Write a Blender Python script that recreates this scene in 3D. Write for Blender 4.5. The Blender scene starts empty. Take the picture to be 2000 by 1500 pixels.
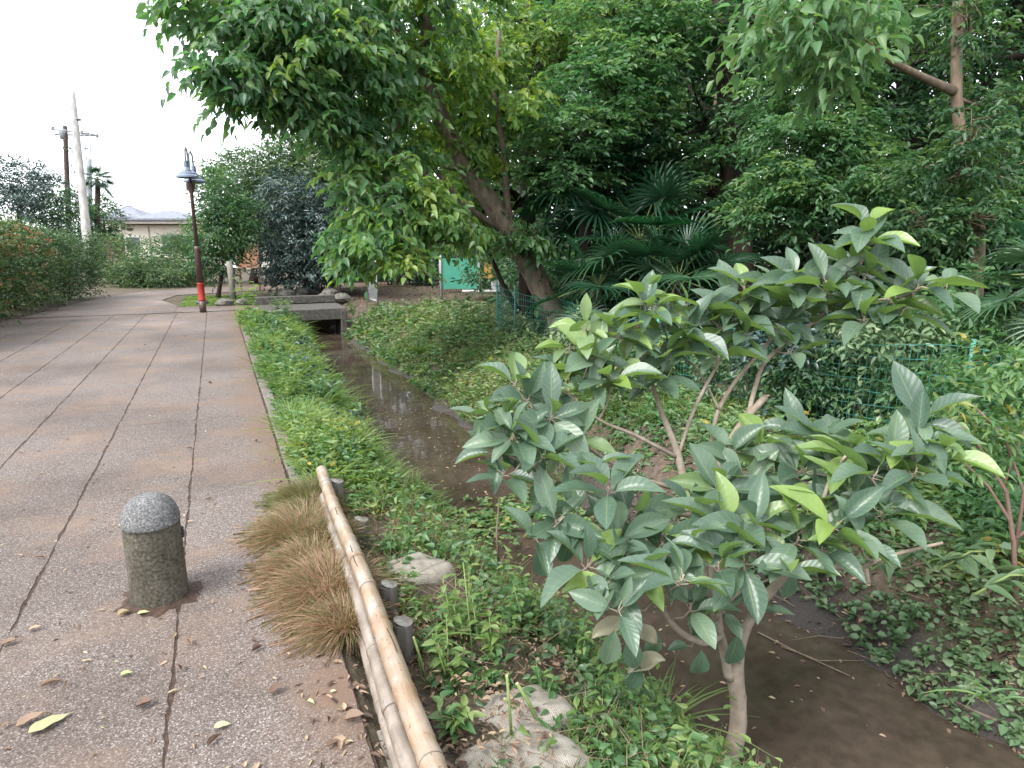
import bpy, math, random
import numpy as np
from math import radians, sin, cos, pi

# ---------------------------------------------------------------- camera, sky, sun, exposure
scene = bpy.context.scene
COL = scene.collection
FPX = 1280.0; PITCH = radians(12.13); YAW = radians(24.0); CAMH = 1.6
cam_d = bpy.data.cameras.new('camera'); cam = bpy.data.objects.new('camera', cam_d); COL.objects.link(cam)
cam.location = (0, 0, CAMH); cam.rotation_euler = (pi/2 - PITCH, 0, -YAW)
cam_d.sensor_width = 36.0; cam_d.lens = 36.0*FPX/2000.0; cam_d.clip_start = 0.05; cam_d.clip_end = 2000
scene.camera = cam
SUN_EL, SUN_AZ = radians(50), radians(-112)      # azimuth from +Y towards +X: the light comes from the open left side
world = bpy.data.worlds.new("World"); scene.world = world; world.use_nodes = True
wn = world.node_tree; wn.nodes.clear()
sky = wn.nodes.new('ShaderNodeTexSky'); sky.sky_type = 'NISHITA'; sky.sun_disc = False
sky.sun_elevation = SUN_EL; sky.sun_rotation = SUN_AZ; sky.air_density = 1.0; sky.dust_density = 2.0; sky.ozone_density = 1.0
hsv = wn.nodes.new('ShaderNodeHueSaturation'); hsv.inputs['Saturation'].default_value = 0.30; hsv.inputs['Value'].default_value = 1.0
cld = wn.nodes.new('ShaderNodeMix'); cld.data_type = 'RGBA'; cld.inputs[0].default_value = 0.6; cld.inputs[7].default_value = (4.6, 4.8, 5.1, 1)   # overcast veil
bg = wn.nodes.new('ShaderNodeBackground'); bg.inputs['Strength'].default_value = 0.15
wo = wn.nodes.new('ShaderNodeOutputWorld')
wn.links.new(sky.outputs[0], hsv.inputs['Color']); wn.links.new(hsv.outputs[0], cld.inputs[6]); wn.links.new(cld.outputs[2], bg.inputs['Color']); wn.links.new(bg.outputs[0], wo.inputs['Surface'])
sl = bpy.data.lights.new('sun', 'SUN'); sl.energy = 1.4; sl.angle = radians(25); sl.color = (1.0, 0.97, 0.92)
sun = bpy.data.objects.new('sun', sl); COL.objects.link(sun)
sun.rotation_euler = (pi/2 - SUN_EL, 0, pi - SUN_AZ)
scene.view_settings.view_transform = 'Standard'; scene.view_settings.look = 'None'
scene.view_settings.exposure = 1.92; scene.view_settings.gamma = 1.0
scene.view_settings.use_curve_mapping = False
scene.render.engine = 'CYCLES'
cy = scene.cycles
cy.max_bounces = 6; cy.diffuse_bounces = 4; cy.glossy_bounces = 2; cy.transmission_bounces = 4; cy.transparent_max_bounces = 6
cy.use_denoising = True; cy.use_adaptive_sampling = True; cy.adaptive_threshold = 0.015
cy.caustics_reflective = False; cy.caustics_refractive = False

# ---------------------------------------------------------------- surveying helpers
fh = np.array([sin(YAW), cos(YAW), 0.0]); RT = np.array([cos(YAW), -sin(YAW), 0.0]); ZZ = np.array([0, 0, 1.0])
FW = fh*cos(PITCH) - ZZ*sin(PITCH); UP = fh*sin(PITCH) + ZZ*cos(PITCH); CC = np.array([0, 0, CAMH])
def ray(px, py): return RT*(px-1000)/FPX + FW + UP*(750-py)/FPX
def P(px, py, z=0.0):
    d = ray(px, py); return CC + d*(z-CAMH)/d[2]
def D(px, py, d): return CC + ray(px, py)*d
def G(px, d, z=None):
    """point on the ground in the column px at optical depth about d"""
    x, y = (CC + (RT*(px-1000)/FPX + fh*1.0)*d)[:2]
    return np.array([x, y, hgt(x, y) if z is None else z])
rs = np.random.RandomState(7); random.seed(7)
def nrm(v):
    v = np.asarray(v, float); return v/np.maximum(np.linalg.norm(v, axis=-1, keepdims=True), 1e-9)

# ---------------------------------------------------------------- terrain
XLy = [-6, 1.4, 2.0, 2.8, 3.5, 5.7, 7.6, 12, 16.6, 24]; XLv = [2.0, 1.95, 1.9, 1.8, 1.72, 1.48, 1.45, 1.6, 1.95, 2.1]
XRy = [-6, 1.4, 2.1, 2.8, 4.5, 7.2, 10.9, 17, 24];      XRv = [3.3, 3.14, 3.06, 3.0, 2.75, 2.66, 2.75, 2.72, 2.9]
WATER = -0.70
def sstep(a, b, x):
    t = np.clip((x-a)/(b-a), 0, 1); return t*t*(3-2*t)
def hgt(x, y):
    x = np.asarray(x, float); y = np.asarray(y, float)
    xl = np.interp(y, XLy, XLv) + 0.05*np.sin(y*2.3) + 0.03*np.sin(y*5.1); xr = np.interp(y, XRy, XRv) + 0.06*np.sin(y*1.9+1) + 0.03*np.sin(y*6.3)
    left = -0.012 - 0.10*sstep(0.345, 0.42, x)*sstep(5.0, 4.0, y) - 0.03*sstep(0.44, 0.5, x)*sstep(4, 5, y)
    left = left - 0.12*sstep(0.7, 1.3, x) - 0.52*sstep(1.15, 2.0, x+(1.85-xl)) - 0.25*sstep(xl-0.15, xl+0.35, x)
    right = -0.10 + 0.05*sstep(4, 9, x) - 0.60*sstep(1.15, 0.0, x-xr) - 0.22*sstep(0.15, -0.3, x-xr)
    mid = (xl+xr)/2
    h = np.where(x < mid, left, right)
    n = 0.02*np.sin(x*3.1+y*1.7)*np.cos(y*2.9-x) + 0.012*np.sin(x*7.7)*np.sin(y*6.1)
    h = h + n*sstep(0.5, 0.9, x)
    far = sstep(17.0, 17.3, y)*sstep(18.9, 18.6, y)       # ground carried over the culvert
    flat = sstep(21.5, 23.5, y)
    h = h*(1-flat) + (-0.012)*flat
    h = np.where((x < -4.1), -0.012+0.05*sstep(-4.1, -4.6, x), h)
    return h
def hz(x, y): return float(hgt(x, y))

# ---------------------------------------------------------------- mesh helpers
class MB:
    def __init__(s): s.v = []; s.f = []; s.uv = None; s.smooth = True
    def add(s, V, F):
        o = len(s.v); s.v += [tuple(map(float, q)) for q in V]; s.f += [tuple(i+o for i in q) for q in F]; return s
    def box(s, c, size, rz=0.0, taper=1.0, bev=0.0, tilt=None):
        cx, cy_, cz = c; a, b, h = [q/2 for q in size]
        L = []
        def ring(a, b, z): return [(-a+bev, -b, z), (a-bev, -b, z), (a, -b+bev, z), (a, b-bev, z), (a-bev, b, z), (-a+bev, b, z), (-a, b-bev, z), (-a, -b+bev, z)] if bev > 0 else [(-a, -b, z), (a, -b, z), (a, b, z), (-a, b, z)]
        if bev > 0: rings = [ring(a-bev, b-bev, -h), ring(a, b, -h+bev), ring(a*taper, b*taper, h-bev), ring((a-bev)*taper, (b-bev)*taper, h)]
        else: rings = [ring(a, b, -h), ring(a*taper, b*taper, h)]
        n = len(rings[0])
        for r in rings: L += r
        F = []
        for k in range(len(rings)-1):
            for i in range(n): F.append((k*n+i, k*n+(i+1) % n, (k+1)*n+(i+1) % n, (k+1)*n+i))
        F.append(tuple(range(n-1, -1, -1))); F.append(tuple((len(rings)-1)*n+i for i in range(n)))
        V = np.array(L, float)
        if tilt is not None:
            ax, ay = tilt; 
            Rx = np.array([[1,0,0],[0,cos(ax),-sin(ax)],[0,sin(ax),cos(ax)]]); Ry = np.array([[cos(ay),0,sin(ay)],[0,1,0],[-sin(ay),0,cos(ay)]])
            V = V @ (Rx@Ry).T
        c_, s_ = cos(rz), sin(rz); V = V @ np.array([[c_, -s_, 0], [s_, c_, 0], [0, 0, 1]]).T + np.array([cx, cy_, cz])
        return s.add(V, F)
    def tube(s, pts, rad, n=8, caps=True, wob=0.0):
        pts = np.asarray(pts, float); m = len(pts); rad = np.broadcast_to(np.asarray(rad, float), (m,))
        t = nrm(np.gradient(pts, axis=0)); ref = np.array([0, 0, 1.0]) if abs(t[0][2]) < 0.9 else np.array([1.0, 0, 0])
        V = []
        a = nrm(np.cross(t[0], ref))
        for k in range(m):
            a = nrm(a - t[k]*np.dot(a, t[k])); b = np.cross(t[k], a)
            for i in range(n):
                an = 2*pi*i/n; r = rad[k]*(1+wob*rs.uniform(-1, 1)); V.append(pts[k]+(a*cos(an)+b*sin(an))*r)
        F = [(k*n+i, k*n+(i+1) % n, (k+1)*n+(i+1) % n, (k+1)*n+i) for k in range(m-1) for i in range(n)]
        if caps: F.append(tuple(range(n-1, -1, -1))); F.append(tuple((m-1)*n+i for i in range(n)))
        return s.add(V, F)
    def lathe(s, prof, n=24, c=(0, 0, 0)):
        V = [(c[0]+r*cos(2*pi*i/n), c[1]+r*sin(2*pi*i/n), c[2]+z) for r, z in prof for i in range(n)]
        m = len(prof); F = [(k*n+i, k*n+(i+1) % n, (k+1)*n+(i+1) % n, (k+1)*n+i) for k in range(m-1) for i in range(n)]
        F.append(tuple(range(n-1, -1, -1))); F.append(tuple((m-1)*n+i for i in range(n)))
        return s.add(V, F)
    def build(s, name, mat, parent=None, smooth=True):
        me = bpy.data.meshes.new(name); V = np.array(s.v) if s.v else np.zeros((0, 3))
        if parent is not None: V = V - np.array(wloc(parent))
        me.from_pydata([tuple(q) for q in V], [], s.f); me.update()
        me.polygons.foreach_set('use_smooth', [bool(smooth)]*len(me.polygons))
        return link(name, me, mat, parent)
def wloc(o):
    l = np.array(o.location)
    while o.parent is not None: o = o.parent; l = l + np.array(o.location)
    return l
def link(name, me, mat, parent=None):
    if mat is not None: me.materials.append(mat)
    o = bpy.data.objects.new(name, me); COL.objects.link(o)
    if parent is not None: o.parent = parent
    return o
def autosm(o, ang=35):
    me = o.data
    try: me.set_sharp_from_angle(angle=radians(ang))
    except Exception: pass
    return o
def quads(name, V, Q, mat, parent=None, uv=None, tint=None, smooth=True):
    """fast mesh from arrays: V (n,3), Q (m,4)"""
    me = bpy.data.meshes.new(name); V = np.asarray(V, np.float32)
    if parent is not None: V = V - np.array(wloc(parent), np.float32)
    me.vertices.add(len(V)); me.vertices.foreach_set('co', V.astype(np.float32).ravel())
    me.loops.add(Q.size); me.loops.foreach_set('vertex_index', Q.astype(np.int32).ravel())
    me.polygons.add(len(Q)); me.polygons.foreach_set('loop_start', np.arange(0, Q.size, 4, dtype=np.int32))
    me.polygons.foreach_set('loop_total', np.full(len(Q), 4, np.int32)); me.polygons.foreach_set('use_smooth', np.full(len(Q), smooth))
    if uv is not None:
        u = me.uv_layers.new(name='uv'); u.data.foreach_set('uv', uv[Q.ravel()].astype(np.float32).ravel())
    if tint is not None:
        a = me.attributes.new('tint', 'FLOAT', 'POINT'); a.data.foreach_set('value', tint.astype(np.float32))
    me.update(calc_edges=True); me.validate()
    return link(name, me, mat, parent)

def tag(o, label=None, cat=None, group=None, kind=None):
    if label: o['label'] = label
    if cat: o['category'] = cat
    if group: o['group'] = group
    if kind: o['kind'] = kind
    return o
def thing(name, label, cat, loc, group=None):
    o = bpy.data.objects.new(name, None); COL.objects.link(o); o.location = tuple(map(float, loc)); o.empty_display_size = 0.1
    return tag(o, label, cat, group)
def copy_thing(o, label=None, loc=None, rz=None, sc=None):
    r = o.copy(); COL.objects.link(r)
    if label: r['label'] = label
    if loc is not None: r.location = tuple(map(float, loc))
    if rz is not None: r.rotation_euler = (0, 0, rz)
    if sc is not None: r.scale = (sc, sc, sc)
    for c in list(o.children):
        d = c.copy(); COL.objects.link(d); d.parent = r
    return r

# ---------------------------------------------------------------- leaves
def leaf_template(wf, n=4, m=3, droop=0.25, fold=0.25, wave=0.0):
    """rows along the midrib, m columns across; returns T (k,3) = across, along, up"""
    T = []; UVs = []
    cols = np.linspace(-1, 1, m)
    for i in range(n+1):
        t = i/n; w = wf(t)
        for c in cols: 
            T.append((c*w*0.5, t, -droop*t*t + wave*sin(t*14+c)*abs(c), abs(c)*w*fold)); UVs.append((0.5+0.5*c, t))
    Q = [(i*m+j, i*m+j+1, (i+1)*m+j+1, (i+1)*m+j) for i in range(n) for j in range(m-1)]
    return np.array(T), np.array(Q), np.array(UVs)
def ovate(t): return max(0.02, (math.sin(pi*min(1, t**0.75)))**0.8*(1-0.25*t))
def ellip(t): return max(0.03, math.sin(pi*t)**0.75) if 0 < t < 1 else 0.03
def blade(t): return max(0.04, (1-t)**0.6*min(1, t*5+0.6))
# 6-vertex ovate leaf folded on its midrib (two quads) for masses
T_SMALL = (np.array([[0,0,0,0],[0.45,0.3,0,0.16],[0.34,0.68,-.06,0.14],[0,1,-0.22,0],[-0.34,0.68,-.06,0.14],[-0.45,0.3,0,0.16]], float), np.array([[0,1,2,3],[0,3,4,5]]), np.array([[.5,0],[1,.3],[.85,.68],[.5,1],[.15,.68],[0,.3]], float))
T_MID = leaf_template(ovate, 4, 3, 0.28, 0.3)
T_BLADE = leaf_template(blade, 5, 3, 0.0, 0.5)
T_BIG = leaf_template(ellip, 8, 5, 0.22, 0.30, 0.010)
def emit(Pp, Dd, Nn, L, W, T, tint):
    """instances of template T as raw arrays"""
    t, q, uv = T; Dd = nrm(Dd); X = nrm(np.cross(Dd, Nn)); N2 = np.cross(X, Dd)
    k = len(t); n = len(Pp); L = np.broadcast_to(L, (n,))[:, None, None]; W = np.broadcast_to(W, (n,))[:, None, None]
    V = Pp[:, None, :] + Dd[:, None, :]*t[None, :, 1:2]*L + X[:, None, :]*t[None, :, 0:1]*W + N2[:, None, :]*(t[None, :, 2:3]*L+t[None, :, 3:4]*W)
    Q = q[None] + (np.arange(n)*k)[:, None, None]
    return V.reshape(-1, 3), Q.reshape(-1, 4), np.tile(uv, (n, 1)), np.repeat(np.broadcast_to(tint, (n,)), k)
class Cloud:
    def __init__(s): s.V = []; s.Q = []; s.U = []; s.T = []; s.n = 0; s.tw = MB()
    def add(s, a):
        V, Q, U, T = a; s.V.append(V); s.Q.append(Q+s.n); s.U.append(U); s.T.append(T); s.n += len(V)
    def build(s, name, mat, parent=None):
        return quads(name, np.concatenate(s.V), np.concatenate(s.Q), mat, parent, np.concatenate(s.U), np.concatenate(s.T))
def rdir(n): return nrm(rs.normal(size=(n, 3)))
def in_ball(n, p=0.5): return rdir(n)*rs.uniform(0, 1, (n, 1))**p
AX = np.array([RT, fh, ZZ])
def sprays(cl, p0, dr, ln, k, size, asp=0.5, hang=0.35, droop=0.25, T=T_SMALL, tint=(0, 1), twig=0.0, up=0.6, clump_t=None):
    """n leafy shoots: k leaves alternate along each"""
    n = len(p0); ln = np.broadcast_to(ln, (n,))[:, None]; dr = nrm(dr)
    sd = nrm(np.cross(dr, ZZ+0.01)); 
    base = rs.uniform(tint[0], tint[1], n) if clump_t is None else np.clip(clump_t+rs.normal(0, .13, n), 0, 1)
    for j in range(k):
        t = (j+0.7+rs.uniform(-.2, .2))/k
        pos = p0 + dr*ln*t - ZZ*droop*ln*t*t
        s = (1 if j % 2 else -1)
        d = dr*(0.55 if j < k-1 else 1.2) + sd*s*(0.8 if j < k-1 else 0.1) + rs.normal(0, .25, (n, 3)) - ZZ*hang*rs.uniform(.3, 1.5, (n, 1))
        N = ZZ*up + rs.normal(0, .35, (n, 3)) + dr*0.1
        L = size*rs.uniform(.65, 1.25, n)
        cl.add(emit(pos, d, N, L, L*asp*rs.uniform(.85, 1.1, n), T, np.clip(base+rs.normal(0, .08, n), 0, 1)))
    if twig > 0:
        for i in range(n):
            a = p0[i]; b = a + dr[i]*ln[i]*0.5 - ZZ*droop*ln[i]*0.25; c = a + dr[i]*ln[i] - ZZ*droop*ln[i]
            cl.tw.tube([a, b, c], [twig, twig*.7, twig*.35], 3, caps=False)
def blob(cl, c, rad, nclump, per, size, ln=None, flat=0.5, hollow=0.35, clr=0.33, axes=AX, **kw):
    """crown mass = nclump clumps in an ellipsoid, each a bunch of `per` shoots"""
    c = np.asarray(c, float); rad = np.asarray(rad, float)
    q = in_ball(nclump, hollow)
    cen = c + (q*rad) @ axes
    m = nclump*per
    cc = np.repeat(cen, per, axis=0); out = np.repeat(nrm((q*rad) @ axes), per, axis=0)
    p0 = cc + in_ball(m, .5)*(rad.mean()*clr)*np.array([1, 1, .55])
    dr = out*0.8 + rdir(m)*0.9; dr[:, 2] *= flat
    ln = ln or size*3.2
    tl, th = kw.pop('tint', (0, 1)); ct = np.repeat(rs.uniform(tl, th, nclump), per)
    sprays(cl, p0, dr, ln*rs.uniform(.6, 1.3, m), kw.pop('k', 5), size, clump_t=ct, **kw)
    return cen

# ---------------------------------------------------------------- materials
def nt(name):
    m = bpy.data.materials.new(name); m.use_nodes = True; t = m.node_tree; t.nodes.clear()
    o = t.nodes.new('ShaderNodeOutputMaterial'); b = t.nodes.new('ShaderNodeBsdfPrincipled'); t.links.new(b.outputs[0], o.inputs[0])
    return m, t, b, o
def ramp(t, stops, src):
    r = t.nodes.new('ShaderNodeValToRGB'); e = r.color_ramp.elements
    while len(e) > 1: e.remove(e[-1])
    e[0].position = stops[0][0]; e[0].color = tuple(stops[0][1])+(1,)
    for p_, c_ in stops[1:]:
        x = e.new(p_); x.color = tuple(c_)+(1,)
    t.links.new(src, r.inputs[0]); return r
def noise(t, scale, detail=5, rough=0.6, vec=None, dist=0.0):
    n = t.nodes.new('ShaderNodeTexNoise'); n.inputs['Scale'].default_value = scale; n.inputs['Detail'].default_value = detail; n.inputs['Roughness'].default_value = rough; n.inputs['Distortion'].default_value = dist
    if vec is not None: t.links.new(vec, n.inputs['Vector'])
    return n
def mixc(t, a, b, fac, mode='MIX'):
    m = t.nodes.new('ShaderNodeMix'); m.data_type = 'RGBA'; m.blend_type = mode
    for i, s in ((0, fac), (6, a), (7, b)):
        if isinstance(s, (int, float)): m.inputs[i].default_value = s
        elif isinstance(s, tuple): m.inputs[i].default_value = s+(1,) if len(s) == 3 else s
        else: t.links.new(s, m.inputs[i])
    return m.outputs[2]
def bump(t, b, h, strength=0.3, dist=0.01):
    n = t.nodes.new('ShaderNodeBump'); n.inputs['Strength'].default_value = strength; n.inputs['Distance'].default_value = dist
    t.links.new(h, n.inputs['Height']); t.links.new(n.outputs[0], b.inputs['Normal']); return n
def wpos(t):
    g = t.nodes.new('ShaderNodeNewGeometry'); return g.outputs['Position']
def surf(name, stops, scale=8, detail=8, rough=0.8, bs=0.4, bd=0.01, spec=0.3, scale2=None, stops2=None, stretch=None, metal=0.0):
    m, t, b, o = nt(name); tc = t.nodes.new('ShaderNodeTexCoord'); v = tc.outputs['Object']
    if stretch:
        mp = t.nodes.new('ShaderNodeMapping'); mp.inputs['Scale'].default_value = stretch; t.links.new(v, mp.inputs[0]); v = mp.outputs[0]
    n = noise(t, scale, detail, .65, v); c = ramp(t, stops, n.outputs[0]).outputs[0]
    if scale2:
        n2 = noise(t, scale2, 4, .6, v); c2 = ramp(t, stops2, n2.outputs[0]).outputs[0]; c = mixc(t, c, c2, 1.0, 'MULTIPLY')
    t.links.new(c, b.inputs['Base Color']); b.inputs['Roughness'].default_value = rough; b.inputs['Specular IOR Level'].default_value = spec; b.inputs['Metallic'].default_value = metal
    bump(t, b, n.outputs[0], bs, bd); return m
def leafmat(name, stops, rough=0.45, transl=0.35, tcol=None, spec=0.5, back=None, veins=False, under=0.0):
    m, t, b, o = nt(name); a = t.nodes.new('ShaderNodeAttribute'); a.attribute_name = 'tint'
    c = ramp(t, stops, a.outputs['Fac']).outputs[0]
    if veins:
        uvn = t.nodes.new('ShaderNodeUVMap'); sx = t.nodes.new('ShaderNodeSeparateXYZ'); t.links.new(uvn.outputs[0], sx.inputs[0])
        def M(op, x, y=None, z=None):
            q = t.nodes.new('ShaderNodeMath'); q.operation = op
            for i, s in enumerate((x, y, z)):
                if s is None: continue
                if isinstance(s, (int, float)): q.inputs[i].default_value = s
                else: t.links.new(s, q.inputs[i])
            return q.outputs[0]
        du = M('ABSOLUTE', M('SUBTRACT', sx.outputs[0], 0.5))
        mid = M('LESS_THAN', du, 0.022)
        ph = M('SINE', M('MULTIPLY', M('SUBTRACT', sx.outputs[1], M('MULTIPLY', du, 0.45)), 50.0))
        vn = M('MULTIPLY', M('GREATER_THAN', ph, 0.93), 0.45)
        vv = M('MAXIMUM', mid, vn)
        c = mixc(t, c, (0.20, 0.28, 0.12), M('MULTIPLY', vv, 0.55))
        tcn = t.nodes.new('ShaderNodeTexCoord')
        ns = noise(t, 9, 5, .7, tcn.outputs['Object']); c = mixc(t, c, (.13, .095, .045), M('MULTIPLY', M('GREATER_THAN', ns.outputs[0], .735), .7)); nl = noise(t, 5, 3, .5, tcn.outputs['Object']); c = mixc(t, c, ramp(t, [(.3, (.72, .78, .78)), (.7, (1.22, 1.18, 1.12))], nl.outputs[0]).outputs[0], 1., 'MULTIPLY')
        nz = noise(t, 45, 4, .6, tcn.outputs['Object']); c = mixc(t, c, (0.17, 0.22, 0.15), M('MULTIPLY', M('GREATER_THAN', nz.outputs[0], 0.66), 0.35))
        bump(t, b, M('ADD', M('MULTIPLY', vv, -0.6), ph), 0.13, 0.002)
    if back:
        g = t.nodes.new('ShaderNodeNewGeometry'); c = mixc(t, c, back, g.outputs['Backfacing'])
    t.links.new(c, b.inputs['Base Color']); b.inputs['Roughness'].default_value = rough; b.inputs['Specular IOR Level'].default_value = spec
    tr = t.nodes.new('ShaderNodeBsdfTranslucent'); mx = t.nodes.new('ShaderNodeMixShader'); mx.inputs[0].default_value = transl
    hs = t.nodes.new('ShaderNodeHueSaturation'); hs.inputs['Hue'].default_value = 0.478; hs.inputs['Saturation'].default_value = 1.25; hs.inputs['Value'].default_value = 2.0
    t.links.new(c, hs.inputs['Color']); t.links.new(hs.outputs[0], tr.inputs[0])
    t.links.new(b.outputs[0], mx.inputs[1]); t.links.new(tr.outputs[0], mx.inputs[2]); t.links.new(mx.outputs[0], o.inputs[0])
    return m
M = {}
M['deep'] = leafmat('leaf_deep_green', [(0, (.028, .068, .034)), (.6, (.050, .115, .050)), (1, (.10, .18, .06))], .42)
M['canopy'] = leafmat('leaf_canopy', [(0, (.045, .11, .055)), (.45, (.085, .18, .065)), (.75, (.15, .26, .07)), (1, (.25, .33, .08))], .40, .48)
M['yellowg'] = leafmat('leaf_yellow_green', [(0, (.06, .13, .045)), (.6, (.11, .20, .06)), (1, (.20, .28, .08))], .42, .45)
M['maple'] = leafmat('leaf_soft_green', [(0, (.05, .12, .055)), (.6, (.085, .18, .075)), (1, (.14, .23, .085))], .45, .42)
M['blue'] = leafmat('leaf_blue_green', [(0, (.022, .045, .042)), (.6, (.045, .08, .07)), (1, (.10, .14, .12))], .32, .15)
M['hedge'] = leafmat('leaf_hedge', [(0, (.03, .07, .03)), (.5, (.06, .12, .045)), (.76, (.12, .16, .06)), (.86, (.24, .17, .09)), (1, (.40, .17, .12))], .38, .3)
M['hedge2'] = leafmat('leaf_hedge_green', [(0, (.035, .075, .035)), (.6, (.065, .12, .05)), (1, (.13, .18, .07))], .4, .3)
M['grass'] = leafmat('leaf_grass', [(0, (.06, .12, .035)), (.6, (.12, .20, .055)), (1, (.22, .29, .11))], .45, .4)
M['dry'] = leafmat('leaf_dry_grass', [(0, (.08, .13, .04)), (.35, (.16, .15, .065)), (.7, (.28, .19, .12)), (1, (.42, .29, .20))], .6, .3)
M['weed'] = leafmat('leaf_weed', [(0, (.045, .10, .04)), (.5, (.075, .16, .06)), (.8, (.14, .23, .08)), (.97, (.22, .26, .09)), (1, (.35, .28, .06))], .42, .35)
M['pale'] = leafmat('leaf_pale_cover', [(0, (.08, .12, .05)), (.5, (.16, .20, .09)), (.85, (.26, .29, .15)), (1, (.34, .28, .17))], .5, .3)
M['ivy'] = leafmat('leaf_ivy', [(0, (.05, .09, .045)), (.6, (.10, .17, .08)), (1, (.20, .26, .14))], .4, .25)
M['palm'] = leafmat('leaf_palm', [(0, (.014, .048, .026)), (.6, (.030, .085, .042)), (1, (.065, .125, .062))], .30, .2)
M['fig'] = leafmat('leaf_broad', [(0, (.050, .088, .066)), (.5, (.088, .142, .102)), (.85, (.135, .192, .135)), (1, (.18, .27, .07))], .33, .30, spec=.5, back=(.12, .20, .07), veins=True)
M['litter'] = leafmat('leaf_litter', [(0, (.06, .036, .026)), (.35, (.12, .072, .048)), (.6, (.20, .135, .09)), (.85, (.33, .24, .16)), (.95, (.30, .32, .16)), (1, (.42, .40, .25))], .7, .1)
M['withered'] = leafmat('leaf_withered', [(0, (.16, .15, .10)), (1, (.28, .27, .19))], .8, .1)
M['bark'] = surf('bark_brown', [(.3, (.075, .056, .042)), (.6, (.18, .14, .105)), (.8, (.27, .22, .175))], 14, stretch=(1, 1, .25), bs=.8, bd=.02)
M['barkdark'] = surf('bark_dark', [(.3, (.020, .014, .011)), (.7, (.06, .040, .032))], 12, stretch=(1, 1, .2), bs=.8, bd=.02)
M['barkpale'] = surf('bark_pale', [(.3, (.085, .062, .042)), (.7, (.22, .165, .115))], 14, stretch=(1, 1, .4), bs=.5, bd=.01)
M['twig'] = surf('bark_twig', [(.3, (.10, .07, .05)), (.7, (.22, .17, .12))], 30, bs=.3, bd=.003)
M['figbark'] = surf('bark_smooth_grey', [(.3, (.17, .14, .115)), (.6, (.27, .235, .195)), (.8, (.36, .325, .28))], 22, bs=.25, bd=.004, scale2=4, stops2=[(.3, (.75, .72, .7)), (.7, (1.15, 1.1, 1.05))])
M['stem'] = surf('stem_green', [(.3, (.10, .16, .05)), (.7, (.22, .26, .10))], 30, bs=.2, bd=.002)
M['cut'] = surf('cut_wood', [(.3, (.40, .27, .17)), (.7, (.55, .42, .30))], 60, bs=.2, bd=.001)
M['concrete'] = surf('concrete', [(.25, (.16, .15, .13)), (.5, (.26, .25, .225)), (.8, (.36, .345, .32))], 18, detail=12, bs=.35, bd=.006, scale2=2.2, stops2=[(.3, (.65, .62, .58)), (.65, (1.05, 1.03, 1.0))])
M['stone'] = surf('weathered_stone', [(.3, (.026, .024, .020)), (.45, (.075, .068, .056)), (.62, (.135, .124, .105)), (.78, (.22, .21, .19))], 70, detail=10, bs=.9, bd=.006, scale2=7, stops2=[(.3, (.50, .48, .40)), (.55, (.9, .88, .80)), (.7, (1.1, 1.08, 1.05))])
M['stonecap'] = surf('granite_cap', [(.3, (.035, .035, .036)), (.48, (.12, .12, .12)), (.62, (.24, .24, .24)), (.8, (.42, .42, .42))], 110, detail=10, bs=.9, bd=.004, scale2=9, stops2=[(.3, (.55, .55, .55)), (.6, (1.0, 1.0, 1.0))])
M['rock'] = surf('rock', [(.3, (.06, .058, .05)), (.7, (.19, .18, .16))], 9, bs=.8, bd=.03)
M['stake'] = surf('weathered_wood', [(.3, (.05, .045, .038)), (.7, (.17, .155, .135))], 30, stretch=(1, 1, .12), bs=.8, bd=.006)
M['stakeend'] = surf('weathered_wood_end', [(.3, (.10, .095, .085)), (.7, (.26, .25, .23))], 40, bs=.6, bd=.003)
M['jute'] = surf('sack_cloth', [(.3, (.20, .18, .15)), (.7, (.42, .39, .34))], 12, detail=10, bs=.5, bd=.01)
M['metalgrey'] = surf('grey_metal', [(.3, (.28, .29, .30)), (.7, (.42, .43, .44))], 20, rough=.45, spec=.5, bs=.1)
M['lampblue'] = surf('lamp_shade_metal', [(.3, (.10, .13, .18)), (.7, (.19, .23, .30))], 12, rough=.4, spec=.6, bs=.1)
M['polebrown'] = surf('brown_painted_metal', [(.3, (.06, .035, .032)), (.7, (.11, .07, .062))], 14, rough=.5, spec=.5, bs=.15, bd=.003)
M['polered'] = surf('red_band_paint', [(.3, (.30, .035, .025)), (.7, (.42, .055, .04))], 14, rough=.5, bs=.1)
M['greenwire'] = surf('green_wire', [(.3, (.03, .17, .14)), (.7, (.06, .25, .21))], 10, rough=.4, spec=.5, bs=0)
M['greenpanel'] = surf('green_panel', [(.3, (.05, .24, .17)), (.7, (.07, .30, .22))], 2, rough=.6, bs=.05)
M['oldpole'] = surf('pale_weathered_pole', [(.3, (.20, .19, .18)), (.7, (.48, .46, .44))], 6, stretch=(1, 1, .15), bs=.5, bd=.02)
M['steel'] = surf('dull_steel', [(.3, (.16, .17, .19)), (.7, (.28, .29, .31))], 8, rough=.5, bs=.1)
M['wallbeige'] = surf('beige_wall', [(.3, (.66, .60, .50)), (.7, (.76, .70, .60))], 3, bs=.05)
M['wallcream'] = surf('cream_wall', [(.3, (.60, .56, .42)), (.7, (.68, .64, .50))], 3, bs=.05)
M['roofgrey'] = surf('roof_grey', [(.3, (.13, .14, .17)), (.7, (.22, .23, .27))], 4, bs=.3, bd=.03)
M['eave'] = surf('eave_brown', [(.3, (.22, .20, .18)), (.7, (.34, .31, .28))], 4, bs=.1)
M['brown'] = surf('brown_board', [(.3, (.12, .075, .06)), (.7, (.20, .13, .10))], 6, bs=.2)
M['glass'] = surf('dark_window_glass', [(.3, (.02, .022, .028)), (.7, (.04, .045, .055))], 3, rough=.08, spec=.8, bs=0)
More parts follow.
